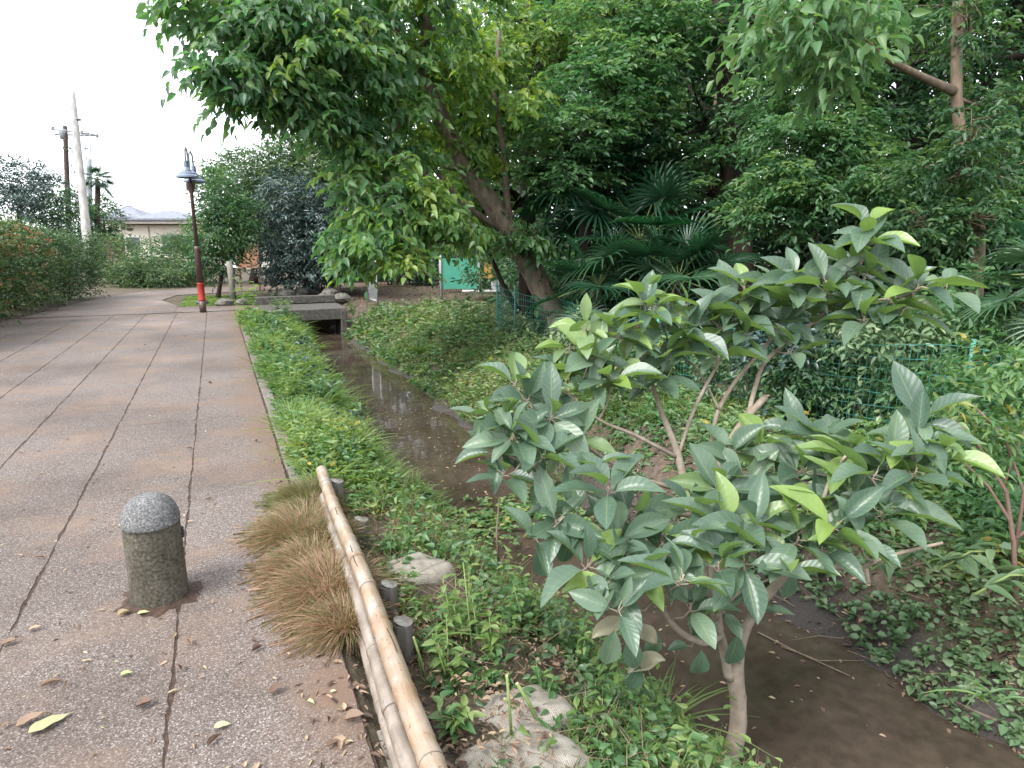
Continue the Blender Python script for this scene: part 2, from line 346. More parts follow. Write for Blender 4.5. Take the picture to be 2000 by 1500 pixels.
M['signred'] = surf('faded_red_board', [(.3, (.26, .12, .07)), (.7, (.36, .20, .13))], 6, bs=.2)
M['white'] = surf('white_board', [(.3, (.62, .62, .62)), (.7, (.75, .75, .74))], 6, bs=.05)
M['yellowwood'] = surf('yellow_wood', [(.3, (.45, .25, .07)), (.7, (.60, .36, .12))], 8, stretch=(1, .2, 1), bs=.2)
M['wire'] = surf('black_cable', [(.3, (.02, .02, .022)), (.7, (.04, .04, .042))], 6, bs=0)

def ground_mat():
    m, t, b, o = nt('soil'); p = wpos(t)
    n = noise(t, 2.2, 8, .65, p); n2 = noise(t, 26, 6, .7, p); n3 = noise(t, .35, 4, .6, p)
    c = ramp(t, [(.25, (.035, .026, .020)), (.5, (.085, .062, .047)), (.75, (.15, .11, .085))], n2.outputs[0]).outputs[0]
    g = ramp(t, [(.4, (1, 1, 1)), (.62, (.75, .95, .55))], n3.outputs[0]).outputs[0]
    c = mixc(t, c, g, .8, 'MULTIPLY'); c2 = ramp(t, [(.3, (.7, .7, .7)), (.7, (1.2, 1.15, 1.1))], n.outputs[0]).outputs[0]
    c = mixc(t, c, c2, 1., 'MULTIPLY')
    # wet dark mud near the water line
    sx = t.nodes.new('ShaderNodeSeparateXYZ'); t.links.new(p, sx.inputs[0])
    mr = t.nodes.new('ShaderNodeMapRange'); mr.inputs[1].default_value = -0.60; mr.inputs[2].default_value = -0.42; mr.inputs[3].default_value = 1; mr.inputs[4].default_value = 0
    t.links.new(sx.outputs[2], mr.inputs[0]); c = mixc(t, c, (.035, .028, .024), mr.outputs[0])
    mr2 = t.nodes.new('ShaderNodeMapRange'); mr2.inputs[1].default_value = 0; mr2.inputs[2].default_value = 1; mr2.inputs[3].default_value = .95; mr2.inputs[4].default_value = .55
    t.links.new(mr.outputs[0], mr2.inputs[0]); t.links.new(mr2.outputs[0], b.inputs['Roughness'])
    t.links.new(c, b.inputs['Base Color']); bump(t, b, n2.outputs[0], .8, .03); return m
def paving_mat(name, base=1.0):
    m, t, b, o = nt(name); p = wpos(t)
    v = t.nodes.new('ShaderNodeTexVoronoi'); v.inputs['Scale'].default_value = 190; v.inputs['Randomness'].default_value = 1; t.links.new(p, v.inputs['Vector'])
    v2 = t.nodes.new('ShaderNodeTexVoronoi'); v2.inputs['Scale'].default_value = 62; t.links.new(p, v2.inputs['Vector'])
    hs = t.nodes.new('ShaderNodeSeparateColor'); t.links.new(v.outputs['Color'], hs.inputs[0])
    grains = ramp(t, [(0, (.096*base, .074*base, .064*base)), (.45, (.140*base, .114*base, .102*base)), (.80, (.185*base, .156*base, .143*base)), (.93, (.26*base, .228*base, .212*base)), (1, (.36*base, .335*base, .32*base))], hs.outputs[0]).outputs[0]
    edge = ramp(t, [(.0, (1, 1, 1)), (.45, (1, 1, 1)), (.75, (.45, .42, .40))], v.outputs['Distance']).outputs[0]
    c = mixc(t, grains, edge, .9, 'MULTIPLY')
    n = noise(t, 1.3, 8, .62, p); n2 = noise(t, .45, 6, .6, p); n3 = noise(t, 9, 6, .7, p)
    f1 = ramp(t, [(.48, (0, 0, 0)), (.66, (1, 1, 1))], n.outputs[0]).outputs[0]
    f3 = ramp(t, [(.42, (0, 0, 0)), (.62, (1, 1, 1))], n3.outputs[0]).outputs[0]
    dirt = mixc(t, (.125, .083, .060), (.215, .155, .118), n3.outputs[0])
    c = mixc(t, c, dirt, mixc(t, f1, f3, .45, 'MULTIPLY'))
    pale = ramp(t, [(.36, (.66, .63, .61)), (.50, (.92, .91, .90)), (.60, (1.05, 1.05, 1.06)), (.70, (1.5, 1.45, 1.46))], n2.outputs[0]).outputs[0]
    c = mixc(t, c, pale, 1., 'MULTIPLY')
    # dirt washed up against the right-hand edge and the joints
    sx = t.nodes.new('ShaderNodeSeparateXYZ'); t.links.new(p, sx.inputs[0])
    ad = t.nodes.new('ShaderNodeMath'); ad.operation = 'ADD'; t.links.new(sx.outputs[0], ad.inputs[0])
    ml = t.nodes.new('ShaderNodeMath'); ml.operation = 'MULTIPLY'; ml.inputs[1].default_value = .7; t.links.new(n.outputs[0], ml.inputs[0]); t.links.new(ml.outputs[0], ad.inputs[1])
    mr = t.nodes.new('ShaderNodeMapRange'); mr.inputs[1].default_value = .38; mr.inputs[2].default_value = .66; mr.inputs[4].default_value = .7; t.links.new(ad.outputs[0], mr.inputs[0])
    mk = mixc(t, mr.outputs[0], f3, .4, 'MULTIPLY'); c = mixc(t, c, (.125, .078, .050), mk)
    t.links.new(c, b.inputs['Base Color']); b.inputs['Roughness'].default_value = .82; b.inputs['Specular IOR Level'].default_value = .35
    bump(t, b, v.outputs['Distance'], -.55, .004); return m
def water_mat():
    m, t, b, o = nt('stream_water'); p = wpos(t)
    n = noise(t, 1.4, 5, .6, p); n2 = noise(t, 14, 5, .6, p)
    c = ramp(t, [(.3, (.036, .027, .020)), (.55, (.062, .047, .036)), (.75, (.090, .069, .054))], n.outputs[0]).outputs[0]
    c = mixc(t, c, ramp(t, [(.35, (.75, .75, .75)), (.7, (1.15, 1.15, 1.15))], n2.outputs[0]).outputs[0], 1., 'MULTIPLY')
    t.links.new(c, b.inputs['Base Color']); b.inputs['Roughness'].default_value = .045; b.inputs['IOR'].default_value = 1.33; b.inputs['Specular IOR Level'].default_value = .6
    n4 = noise(t, 5, 2, .5, p); bump(t, b, n4.outputs[0], .07, .02); return m
def bamboo_mat(name, gold):
    m, t, b, o = nt(name); tc = t.nodes.new('ShaderNodeTexCoord'); mp = t.nodes.new('ShaderNodeMapping'); mp.inputs['Scale'].default_value = (14, .8, 14); t.links.new(tc.outputs['Object'], mp.inputs[0])
    n = noise(t, 4, 8, .65, mp.outputs[0]); n2 = noise(t, 5, 5, .6, tc.outputs['Object']); n3 = noise(t, 60, 3, .6, tc.outputs['Object'])
    c = ramp(t, [(.3, (.15, .095, .055)), (.42, (.25, .175, .115)), (.52, (.27, .21, .155)), (.64, (.32, .285, .25))] if gold else [(.3, (.10, .08, .065)), (.5, (.20, .17, .14)), (.7, (.30, .27, .24))], n2.outputs[0]).outputs[0]
    c = mixc(t, c, ramp(t, [(.35, (.78, .74, .72)), (.6, (1.08, 1.06, 1.04))], n.outputs[0]).outputs[0], 1., 'MULTIPLY')
    c = mixc(t, c, (.10, .075, .055), ramp(t, [(.62, (0, 0, 0)), (.70, (.8, .8, .8))], n3.outputs[0]).outputs[0])
    t.links.new(c, b.inputs['Base Color']); b.inputs['Roughness'].default_value = .38; b.inputs['Specular IOR Level'].default_value = .5; bump(t, b, n.outputs[0], .15, .003); return m
def weave_mat():
    m = M['jute']; t = m.node_tree; b = [n for n in t.nodes if n.type == 'BSDF_PRINCIPLED'][0]
    tc = t.nodes.new('ShaderNodeTexCoord')
    w1 = t.nodes.new('ShaderNodeTexWave'); w1.bands_direction = 'X'; w1.inputs['Scale'].default_value = 42; w1.inputs['Distortion'].default_value = 1.2
    w2 = t.nodes.new('ShaderNodeTexWave'); w2.bands_direction = 'Y'; w2.inputs['Scale'].default_value = 42; w2.inputs['Distortion'].default_value = 1.2
    t.links.new(tc.outputs['Object'], w1.inputs[0]); t.links.new(tc.outputs['Object'], w2.inputs[0])
    mm = mixc(t, w1.outputs[0], w2.outputs[0], 1., 'MULTIPLY'); bump(t, b, mm, .7, .004)
    old = b.inputs['Base Color'].links[0].from_socket
    c = mixc(t, old, ramp(t, [(0, (.80, .79, .78)), (.6, (1.05, 1.05, 1.05))], mm).outputs[0], 1., 'MULTIPLY'); t.links.new(c, b.inputs['Base Color'])
weave_mat()
M['jdirt'] = surf('joint_dirt', [(.3, (.020, .013, .010)), (.55, (.055, .034, .024)), (.75, (.11, .068, .048))], 30, bs=.6, bd=.006)
M['kerbc'] = surf('dirty_kerb', [(.3, (.085, .073, .063)), (.55, (.15, .133, .118)), (.8, (.24, .22, .20))], 24, detail=12, bs=.5, bd=.004)
M['wetconc'] = surf('damp_concrete', [(.3, (.050, .046, .040)), (.55, (.095, .088, .078)), (.8, (.17, .16, .145))], 14, detail=12, bs=.5, bd=.006)
M['soil'] = ground_mat(); M['paving'] = paving_mat('exposed_aggregate'); M['paving2'] = paving_mat('worn_paving', 1.15); M['water'] = water_mat(); M['bamboo'] = bamboo_mat('dry_bamboo', 1.0); M['bamboogrey'] = bamboo_mat('greyed_bamboo', .0)

# ================================================================ THE SETTING
def grid(name, xs, ys, zf, mat, kind='structure'):
    X, Y = np.meshgrid(xs, ys); Zv = zf(X, Y); V = np.stack([X, Y, Zv], -1).reshape(-1, 3); nx = len(xs)
    i, j = np.meshgrid(np.arange(len(ys)-1), np.arange(nx-1), indexing='ij'); a = (i*nx+j).ravel()
    Q = np.stack([a, a+1, a+nx+1, a+nx], 1); o = quads(name, V, Q, mat); return tag(o, kind=kind)
xs = np.concatenate([[-600, -250, -100, -50, -25, -12, -7], np.arange(-5.5, 0.3, .5), np.arange(.3, 4.6, .06), np.arange(4.6, 9, .25), [9.5, 11, 14, 18, 25, 40, 80, 180, 400, 800]])
ys = np.concatenate([[-300, -60, -20, -8], np.arange(-5, 0, .4), np.arange(0, 9, .07), np.arange(9, 26, .2), [27, 29, 32, 38, 50, 80, 150, 350, 900]])
def far_h(X, Y):
    h = hgt(X, Y); n = rs.uniform(-.012, .012, X.shape)*(X > .5)*(np.abs(h-WATER) > .12); n += .03*np.sin(X*11+Y*4)*np.sin(Y*9-X*3)*(X > 1.3)*(X < 4)*(Y < 9); return h+n
grid('ground', xs, ys, far_h, M['soil'])
# water: a sheet between the banks, running under the culvert
tag(quads('water', np.array([[1.2, -6, WATER], [3.9, -6, WATER], [3.9, 21.5, WATER], [1.2, 21.5, WATER]], float), np.array([[0, 1, 2, 3]]), M['water']), kind='structure')
# paving slabs of the path, with real open joints
def slabs():
    mb = MB(); xj = [-6.1, -5.45, -4.8, -4.13, -3.48, -2.84, -2.20, -1.56, -.92, -.28, .335]
    for k in range(len(xj)-1):
        x0, x1 = xj[k], xj[k+1]
        if x1 < -4.0: continue
        y = -1.2 + (.25 if k % 2 else 0)*0 
        g = .0078 if k < 9 else .007
        row = 0
        while y < 17.2:
            L = 1.92 if y < 8 else .96
            L = .97
            y1 = min(y+L, 17.3)
            gy = .0004 if row % 3 else .0011
            dz = rs.uniform(-.0008, .0008); dx = rs.uniform(-.004, .004)
            n = 26; V = []; ph = rs.uniform(0, 9)
            # wavy long edges make the joints uneven
            for i in range(n+1):
                yy = y+gy + (y1-y-2*gy)*i/n
                V.append((x0+g+rs.uniform(-.0045, .0045)+.0035*sin(yy*7+k)+.002*sin(yy*19+k*2), yy)); 
            for i in range(n, -1, -1):
                yy = y+gy + (y1-y-2*gy)*i/n
                V.append((x1-g+(rs.uniform(-.0045, .0045)+.0035*sin(yy*8+k*3)-.002*sin(yy*23) if k < 9 else rs.uniform(-.010, .0)), yy))
            m = len(V); tp = [(a, b, dz) for a, b in V]; cxm = (x0+x1)/2; cym = (y+y1)/2
            lo = [(a+(.004 if a < cxm else -.004)*-1, b, -.006+dz) for a, b in V]; bt = [(a, b, -.05) for a, b in lo and [(q[0], q[1]) for q in lo]]
            F = [tuple(range(m))] + [(i+m, (i+1) % m+m, (i+1) % m, i) for i in range(m)] + [(i+2*m, (i+1) % m+2*m, (i+1) % m+m, i+m) for i in range(m)]
            mb.add(tp+lo+bt, F)
            y = y1; row += 1
    return mb
tag(slabs().build('path', M['paving'], smooth=False), kind='structure')
def joint_fill():
    mb = MB(); mb.add([(-4.15, -1.3, -.0045), (.33, -1.3, -.0045), (.33, 17.3, -.0045), (-4.15, 17.3, -.0045)], [(0, 1, 2, 3)]); return mb
tag(joint_fill().build('joint_dirt', M['jdirt'], smooth=False), kind='structure')
def sheet(name, poly, z, mat):
    mb = MB(); mb.add([(a, b, z) for a, b in poly], [tuple(range(len(poly)))]); return tag(mb.build(name, mat, smooth=False), kind='structure')
# worn paving beyond the slabs: it bends right behind the planted island
sheet('path_bend', [(-4.0, 17.31), (-1.0, 17.31), (-1.0, 19.3), (-1.5, 21.2), (-1.2, 23.2), (1.0, 24.3), (5, 24.8), (14, 24.8), (14, 27.2), (4, 27.4), (-.5, 26.8), (-2.2, 25.6), (-3.1, 23.5), (-3.6, 20.5)], .004, M['paving2'])
sheet('path_crossing', [(-.99, 17.31), (.9, 17.31), (.9, 18.55), (-.99, 18.9)], .004, M['paving2'])
# kerb stones along the right edge
kb = MB(); y = 4.15
while y < 16.9:
    kb.box((.395+rs.uniform(-.004, .004), y+.3, -.045), (.10, .595, .115), bev=.006); y += .6
tag(kb.build('kerb', M['kerbc'], smooth=False), kind='structure')

# ================================================================ CULVERT BRIDGE
c = thing('culvert_bridge', 'grey concrete culvert slab over the stream with a dark opening', 'bridge', (2.0, 17.9, 0))
mb = MB(); mb.box((1.95, 17.9, -.09), (2.05, 1.5, .15), bev=.01); mb.build('deck', M['wetconc'], c, False)
mb = MB(); mb.box((1.95, 17.12, -.16), (2.0, .14, .28), bev=.012); mb.build('fascia', M['wetconc'], c, False)
mb = MB(); mb.box((1.9, 18.75, .10), (2.1, .18, .20), bev=.012); mb.build('parapet', M['wetconc'], c, False)
mb = MB(); mb.box((2.88, 17.5, -.46), (.14, 1.0, .80), bev=.01); mb.build('wing_wall', M['wetconc'], c, False)
mb = MB(); mb.box((1.35, 17.6, -.62), (.16, 1.0, .64), bev=.01); mb.build('wing_wall', M['wetconc'], c, False)
mb = MB(); mb.box((2.1, 18.95, -.5), (1.7, .1, .9)); mb.build('shade_panel', M['barkdark'], c, False)  # dark panel closing the passage, coloured to give the shade inside

# ================================================================ BOLLARD
bp = P(310, 1186, 0) + np.array([0, .10, 0])
c = thing('stone_bollard', 'round topped weathered stone bollard standing on the paved path', 'bollard', (bp[0], bp[1], 0))
R0 = .120
pr = [(R0*.96, -.03), (R0*1.0, .0), (R0*1.0, .05), (R0*.985, .12), (R0*.98, .2), (R0*.985, .30), (R0*.975, .352), (R0*.965, .358)]
mb = MB(); mb.lathe(pr, 40, (bp[0], bp[1], 0))
V = np.array(mb.v); V += (rs.uniform(-.0015, .0015, V.shape)); mb.v = [tuple(q) for q in V]
autosm(mb.build('shaft', M['stone'], c), 50)
mb = MB(); mb.lathe([(R0*.955, .358), (R0*.955, .366)], 40, (bp[0], bp[1], 0)); mb.build('groove', M['stone'], c)
pr = [(R0*.965, .366), (R0*1.0, .371), (R0*1.005, .378)] + [(R0*1.005*cos(a)**.85, .378+.125*sin(a)) for a in np.linspace(.06, pi/2-.04, 12)]
mb = MB(); mb.lathe(pr, 40, (bp[0], bp[1], 0)); autosm(mb.build('dome_cap', M['stonecap'], c), 60)
mb = MB(); mb.box((bp[0]+R0*.93, bp[1]+.0, .30), (.03, .03, .05), bev=.004); mb.build('chain_slot', M['wire'], c, False)

mb = MB(); V = []; F = []; nn_ = 40
for j, (ra, zz) in enumerate([(R0*.98, .012), (R0*1.08, .010), (R0*1.28, .003), (R0*1.5, -.003)]):
    for i in range(nn_): w = 1+(.14*sin(i*.9)+.10*sin(i*2.3+1))*(j/3); V.append((bp[0]+ra*w*cos(2*pi*i/nn_), bp[1]+ra*w*sin(2*pi*i/nn_), zz))
for j in range(3):
    for i in range(nn_): F.append((j*nn_+i, (j+1)*nn_+i, (j+1)*nn_+(i+1) % nn_, j*nn_+(i+1) % nn_))
mb.add(V, F); tag(mb.build('packed_dirt', M['jdirt']), kind='stuff')

# ================================================================ BAMBOO RAIL AND STAKES
def bamboo(label, a, b, r, nodes, mat='bamboo'):
    a = np.array(a, float); b = np.array(b, float); root = thing('bamboo_pole', label, 'bamboo pole', a, 'bamboo poles laid along the path edge')
    n = 90; pts = []; rad = []
    nd = np.sort(np.array(nodes))
    for i in range(n+1):
        t = i/n; q = a+(b-a)*t + np.array([.006*sin(t*9+r*90), 0, .008*sin(t*6)]); pts.append(q)
        rr = r*(1-.10*t); dm = np.min(np.abs(nd-t))
        rr += .0045*math.exp(-(dm/.006)**2) - .0025*math.exp(-((dm-.014)/.008)**2); rad.append(rr)
    mb = MB(); mb.tube(pts, rad, 20); autosm(mb.build('cane', M[mat], root), 60)
    for t in nd:                       # dark scar line beside every node
        if .01 < t < .99:
            k = int(t*n); mb = MB(); d = nrm(b-a); q = pts[k]+d*.006; mb.tube([q-d*.0022, q+d*.0022], r*(1-.1*t)+.0016, 20, caps=False); mb.build('node_ring', M['stake'], root)
    return root
b0 = P(872, 1560, .13); b1 = P(628, 918, .13)
bamboo('golden topmost bamboo pole along the path edge, full length', b0, b1+np.array([0, 0, .0]), .038, [.05, .16, .30, .42, .52, .60, .68, .74, .80, .86, .91, .96])
bamboo('greyish cracked bamboo pole wedged under the golden pole on its path side', b0+np.array([-.048, -.1, -.066]), b1+np.array([-.030, -.30, -.070]), .034, [.08, .22, .35, .47, .58, .68, .77, .86, .94], 'bamboogrey')
bamboo('lowest bamboo pole on the soil at the path edge, split and pale', b0+np.array([-.060, -.1, -.132]), b1+np.array([-.035, -.15, -.132]), .030, [.1, .25, .4, .55, .7, .85], 'bamboogrey')
def crack(a, b, r, t0, t1, ang):
    d = nrm(b-a); sx_ = nrm(np.cross(d, ZZ)); up_ = np.cross(sx_, d); pts = []
    for t in np.linspace(t0, t1, 14): pts.append(a+(b-a)*t+(sx_*sin(ang+.10*sin(t*60))+up_*cos(ang+.10*sin(t*60)))*(r*(1-.10*t)-.0005)+np.array([.006*sin(t*9+r*90), 0, .008*sin(t*6)]))
    mb = MB(); mb.tube(pts, [.0004]+[.0022]*12+[.0004], 5); return mb.build('split', M['wire'], [o for o in COL.objects if o.name.startswith('bamboo_pole')][0])
crack(b0, b1, .038, .47, .56, -.5); crack(b0, b1, .038, .22, .28, .3); crack(b0, b1, .038, .70, .74, -.2)
def stake(px, py, z, r, label):
    q = P(px, py, z); g = hz(q[0], q[1]); root = thing('wooden_stake', label, 'wooden stake', (q[0], q[1], g), 'wooden stakes behind the bamboo poles')
    mb = MB(); n = 6; pts = [(q[0], q[1], g-.1+(z-g+.1)*i/n) for i in range(n+1)]; mb.tube(pts, r, 14, wob=.03); autosm(mb.build('post', M['stake'], root), 50)
    mb = MB(); mb.tube([(q[0], q[1], z+.0005), (q[0]+.002, q[1], z+.006)], [r*.97, r*.90], 14); mb.build('end_grain', M['stakeend'], root)
for a in [(657, 940, .10, .045, 'dark wooden stake at the far end of the bamboo poles'), (705, 1015, .04, .042, 'second wooden stake from the far end, half hidden by weeds'),
          (759, 1142, .06, .040, 'wooden stake beside the middle of the bamboo, with a leaning grey top'), (786, 1215, .06, .043, 'wooden stake with a round grey sawn top nearest the camera')]:
    stake(*a)
# small concrete footing in the gap
f = P(775, 1470, -.06); mb = MB(); mb.box((f[0]-.03, f[1], -.09), (.09, .2, .12), bev=.01); tag(mb.build('concrete_footing', M['concrete'], None, False), 'small dirty concrete footing in the gap beside the bamboo', 'footing')

# ================================================================ SANDBAGS
def sandbag(c, size, rz, label, tilt=0.0):
    n, m = 20, 14; V = []; F = []
    a, b, h = size; 
    for i in range(m+1):
        th = pi*i/m
        for j in range(n):
            ph = 2*pi*j/n; x = cos(ph)*sin(th); y_ = sin(ph)*sin(th); z = cos(th)
            x = np.sign(x)*abs(x)**.62; y_ = np.sign(y_)*abs(y_)**.62; z = np.sign(z)*abs(z)**.8
            w = 1+.05*sin(5*x+3*y_)+.04*sin(9*y_)
            V.append((x*a/2*w, y_*b/2*w, z*h/2*(1-.25*abs(x)**3)+.012*sin(x*7+1)*cos(y_*5)))
    for i in range(m):
        for j in range(n): F.append((i*n+j, (i+1)*n+j, (i+1)*n+(j+1) % n, i*n+(j+1) % n))
    V = np.array(V); c_, s_ = cos(rz), sin(rz); V = V@np.array([[c_, -s_, 0], [s_, c_, 0], [0, 0, 1]]).T; 
    mb = MB(); mb.add(V, F); o = mb.build('sandbag', M['jute']); o.location = tuple(map(float, c)); o.rotation_euler = (tilt, .08, 0)
    tag(o, label, 'sandbag', 'grey sandbags on the stream bank'); return o
BAGS = []
for (px, py, z, size, rz, lab) in [(1010, 1480, -.10, (.56, .34, .20), .25, 'grey woven sandbag at the bottom edge, nearest the camera'), (1020, 1375, -.12, (.44, .26, .17), .1, 'grey woven sandbag behind the nearest one, two cut stems above it'),
        (945, 1305, -.17, (.34, .24, .16), -.2, 'half buried grey sandbag in the middle of the weeds'), (815, 1100, -.10, (.40, .34, .20), .5, 'muddy grey sandbag beside the stakes, topped with dry stalks')]:
    q = P(px, py, z); q[2] -= size[2]*.46; sandbag(q, size, rz, lab); BAGS.append((q[0], q[1], size[0]*.5, size[1]*.5, rz))
def offbags(x, y, keep=.22):
    m = np.ones(len(x), bool)
    for bx_, by_, a, b, rz in BAGS:
        u = (x-bx_)*cos(rz)+(y-by_)*sin(rz); v = -(x-bx_)*sin(rz)+(y-by_)*cos(rz); m &= ((u/(a*.95))**2+(v/(b*1.0))**2 > 1) | (rs.uniform(0, 1, len(x)) < keep)
    return m

# ================================================================ STREET LAMP
lb = P(397, 610, 0)
c = thing('street_lamp', 'brown street lamp with red band and two grey shades', 'street lamp', lb)
x, y_ = lb[0], lb[1]
mb = MB(); mb.lathe([(.074, 0), (.074, .28)], 20, (x, y_, 0)); mb.build('base_section', M['polebrown'], c)
mb = MB(); mb.lathe([(.080, .28), (.080, .30), (.076, .31), (.074, .66), (.080, .67), (.080, .69)], 20, (x, y_, 0)); mb.build('red_band', M['polered'], c)
mb = MB(); mb.lathe([(.073, .69), (.064, 1.45), (.069, 1.47), (.064, 1.50), (.045, 1.53)], 20, (x, y_, 0)); mb.build('lower_pole', M['polebrown'], c)
mb = MB(); mb.lathe([(.043, 1.53), (.038, 2.70), (.085, 2.82), (.10, 2.90), (.10, 2.93), (.03, 2.95), (.028, 3.05)], 20, (x, y_, 0)); mb.build('upper_pole', M['polebrown'], c)
for s, (ox, oy, oz) in enumerate([(-.05, -.24, .06), (.09, .20, .0)]):
    tp = [(x, y_, 3.0), (x+ox*.1, y_+oy*.1, 3.35+oz), (x+ox*.2, y_+oy*.2, 3.56+oz), (x+ox*.6, y_+oy*.6, 3.64+oz), (x+ox*.95, y_+oy*.95, 3.55+oz), (x+ox, y_+oy, 3.28+oz)]
    mb = MB(); mb.tube(tp, .02, 10); mb.build('curved_arm', M['steel'], c)
    mb = MB(); mb.lathe([(.05, .36), (.055, .22), (.10, .16), (.105, .13), (.17, .10), (.175, .07), (.235, .035), (.24, .0), (.225, -.005), (.20, .02)], 24, (x+ox, y_+oy, 2.97+oz)); l = mb.build('lamp_shade', M['lampblue'], c); autosm(l, 30)

# ================================================================ UTILITY POLES AND WIRES
def pole(label, base, top, r0, r1, mat, name='utility_pole', grp='utility poles behind the hedge'):
    root = thing(name, label, 'utility pole', base, grp); base = np.array(base); top = np.array(top)
    pts = [base+(top-base)*i/10 for i in range(11)]; mb = MB(); mb.tube(pts, np.linspace(r0, r1, 11), 14); mb.build('pole', mat, root); return root
b_ = G(187, 30, 0); t_ = D(141, 180, 30); pr_ = pole('tall pale leaning wooden utility pole, tapering, no crossarm', b_, t_, .21, .12, M['oldpole'])
mb = MB(); q1 = D(151, 235, 30); mb.tube([q1, q1+np.array([0, 0, .08])], .16, 12); mb.build('steel_collar', M['steel'], pr_)
mb = MB(); q1 = D(159, 290, 30); mb.tube([q1+RT*.1, q1+RT*.3], .03, 8); mb.build('bracket', M['steel'], pr_)
b_ = G(186, 36, 0); t_ = D(174, 312, 36); p2 = pole('short grey steel pole just right of the tall pale pole', b_, t_, .17, .13, M['steel'])
for dx in (-5, 4):
    mb = MB(); mb.tube([D(174+dx, 316, 36), D(171+dx*1.2, 262, 36)], .03, 6); mb.build('steel_riser', M['steel'], p2)
ca = D(112, 262, 40); b_ = G(150, 40, 0); t_ = D(127, 247, 40); p3 = pole('farthest utility pole wound with creeper, with crossarms and insulators', b_, t_, .16, .12, M['barkdark'])
mb = MB(); a1 = D(108, 262, 40); a2 = D(192, 265, 40); mb.tube([a1, a2], .06, 8); mb.build('crossarm', M['steel'], p3)
mb = MB(); a3 = D(100, 252, 40); a4 = D(185, 263, 40); mb.tube([a3, a4], .05, 8); mb.build('crossarm', M['steel'], p3)
for px, py in [(104, 250), (118, 259), (172, 262), (190, 265), (160, 258)]:
    q1 = D(px, py, 40); mb = MB(); mb.lathe([(.03, -.12), (.09, -.08), (.05, 0), (.09, .05), (.03, .12)], 10, q1); mb.build('insulator', M['steel'], p3)
q1 = D(124, 262, 40); mb = MB(); mb.lathe([(.16, -.3), (.22, -.26), (.24, .2), (.20, .28), (.05, .3)], 14, q1); mb.build('transformer', M['steel'], p3)
cl = Cloud(); q1 = D(134, 300, 40)
for k in range(5): blob(cl, D(130+k*3.5, 278+k*16, 40), (.16, .16, .4), 5, 4, .12, k=3)
cl.build('creeper', M['deep'], p3)
def cable(label, p, q, sag, r=.018, grp='overhead cables'):
    p = np.array(p); q = np.array(q); pts = [p+(q-p)*i/16 - ZZ*sag*4*(i/16)*(1-i/16) for i in range(17)]
    mb = MB(); mb.tube(pts, r, 5); tag(mb.build('overhead_cable', M['wire']), label, 'cable', grp)
cable('upper cable running left from the farthest utility pole', D(104, 249, 40), D(-160, 252, 34), .35)
cable('lower cable running left from the farthest utility pole', D(112, 262, 40), D(-160, 258, 34), .6)
cable('thin cable from the grey steel pole towards the left', D(172, 318, 36), D(-160, 330, 34), .5, .012)
cable('cable crossing low above the house roofs', D(192, 398, 42), D(420, 396, 60), .3, .022)
# ================================================================ HOUSES
def house_a():
    base = G(330, 42, 0); root = thing('house', 'low beige house with flat grey eaves and dark windows behind the hedge', 'house', base)
    cx, cy2 = base[0]+.6, base[1]+3; rz = -.35
    def loc(u, v): return (cx+u*cos(rz)-v*sin(rz), cy2+u*sin(rz)+v*cos(rz))
    def bx(name, u, v, z, s, mat, bev=0):
        x_, y2 = loc(u, v); mb = MB(); mb.box((x_, y2, z), s, rz, bev=bev); return mb.build(name, mat, root, False)
    bx('wall', 2.2, 0, 1.35, (8, 6, 2.7), M['wallbeige']); bx('roof', 2.0, 0, 2.86, (9.2, 7.2, .22), M['eave'], .02); bx('roof_edge', 2.0, 0, 3.02, (9.35, 7.35, .1), M['roofgrey'])
    bx('corner_trim', -.2, -3.01, 1.3, (.08, .06, 2.6), M['eave'])
    for u, w in ((1.8, 2.4), (5, 1.6)):
        bx('window_frame', u, -3.03, 1.55, (w+.16, .06, 1.16), M['steel']); bx('window', u, -3.075, 1.55, (w, .05, 1.0), M['glass'])
    bx('window_frame', -1.2, -3.03, 1.6, (.96, .06, .86), M['white']); bx('window', -1.2, -3.075, 1.6, (.8, .05, .7), M['glass'])
    bx('vent', -1.3, -3.03, 2.45, (.25, .08, .18), M['brown']); bx('vent', 3.6, -3.03, 2.55, (.25, .08, .18), M['brown'])
    bx('annex_wall', -3.3, .8, 1.1, (2.8, 3.8, 2.2), M['brown']); bx('annex_awning', -3.4, -1.3, 2.35, (3.2, 1.2, .08), M['eave'])
    return root
house_a()
def hip_house(label, base, w, d, he, hr, rz, wall, over=.5):
    root = thing('house', label, 'house', base); x0, y0 = base[0], base[1]
    mb = MB(); mb.box((x0, y0, he/2), (w, d, he), rz); mb.build('wall', wall, root, False)
    W, Dp = w/2+over, d/2+over; rd = max(.05, W-Dp)
    V = [(-W, -Dp, he), (W, -Dp, he), (W, Dp, he), (-W, Dp, he), (-rd, 0, he+hr), (rd, 0, he+hr), (-W, -Dp, he-.14), (W, -Dp, he-.14), (W, Dp, he-.14), (-W, Dp, he-.14)]
    c_, s_ = cos(rz), sin(rz); V = [(x0+a*c_-b*s_, y0+a*s_+b*c_, z_) for a, b, z_ in V]
    mb = MB(); mb.add(V, [(0, 1, 5, 4), (1, 2, 5), (2, 3, 4, 5), (3, 0, 4), (6, 7, 1, 0), (7, 8, 2, 1), (8, 9, 3, 2), (9, 6, 0, 3), (9, 8, 7, 6)]); mb.build('roof', M['roofgrey'], root, False)
    mb = MB(); mb.box((x0-d/2*sin(-rz)*0+0, y0-d/2-.03, he-1.3), (2.0, .06, 1.1), rz); mb.build('window', M['glass'], root, False)
    return root
hip_house('cream house with a grey hipped roof, the leftmost roof', G(276, 78, 0), 4.6, 4.2, 4.5, 1.25, -.42, M['wallcream'])
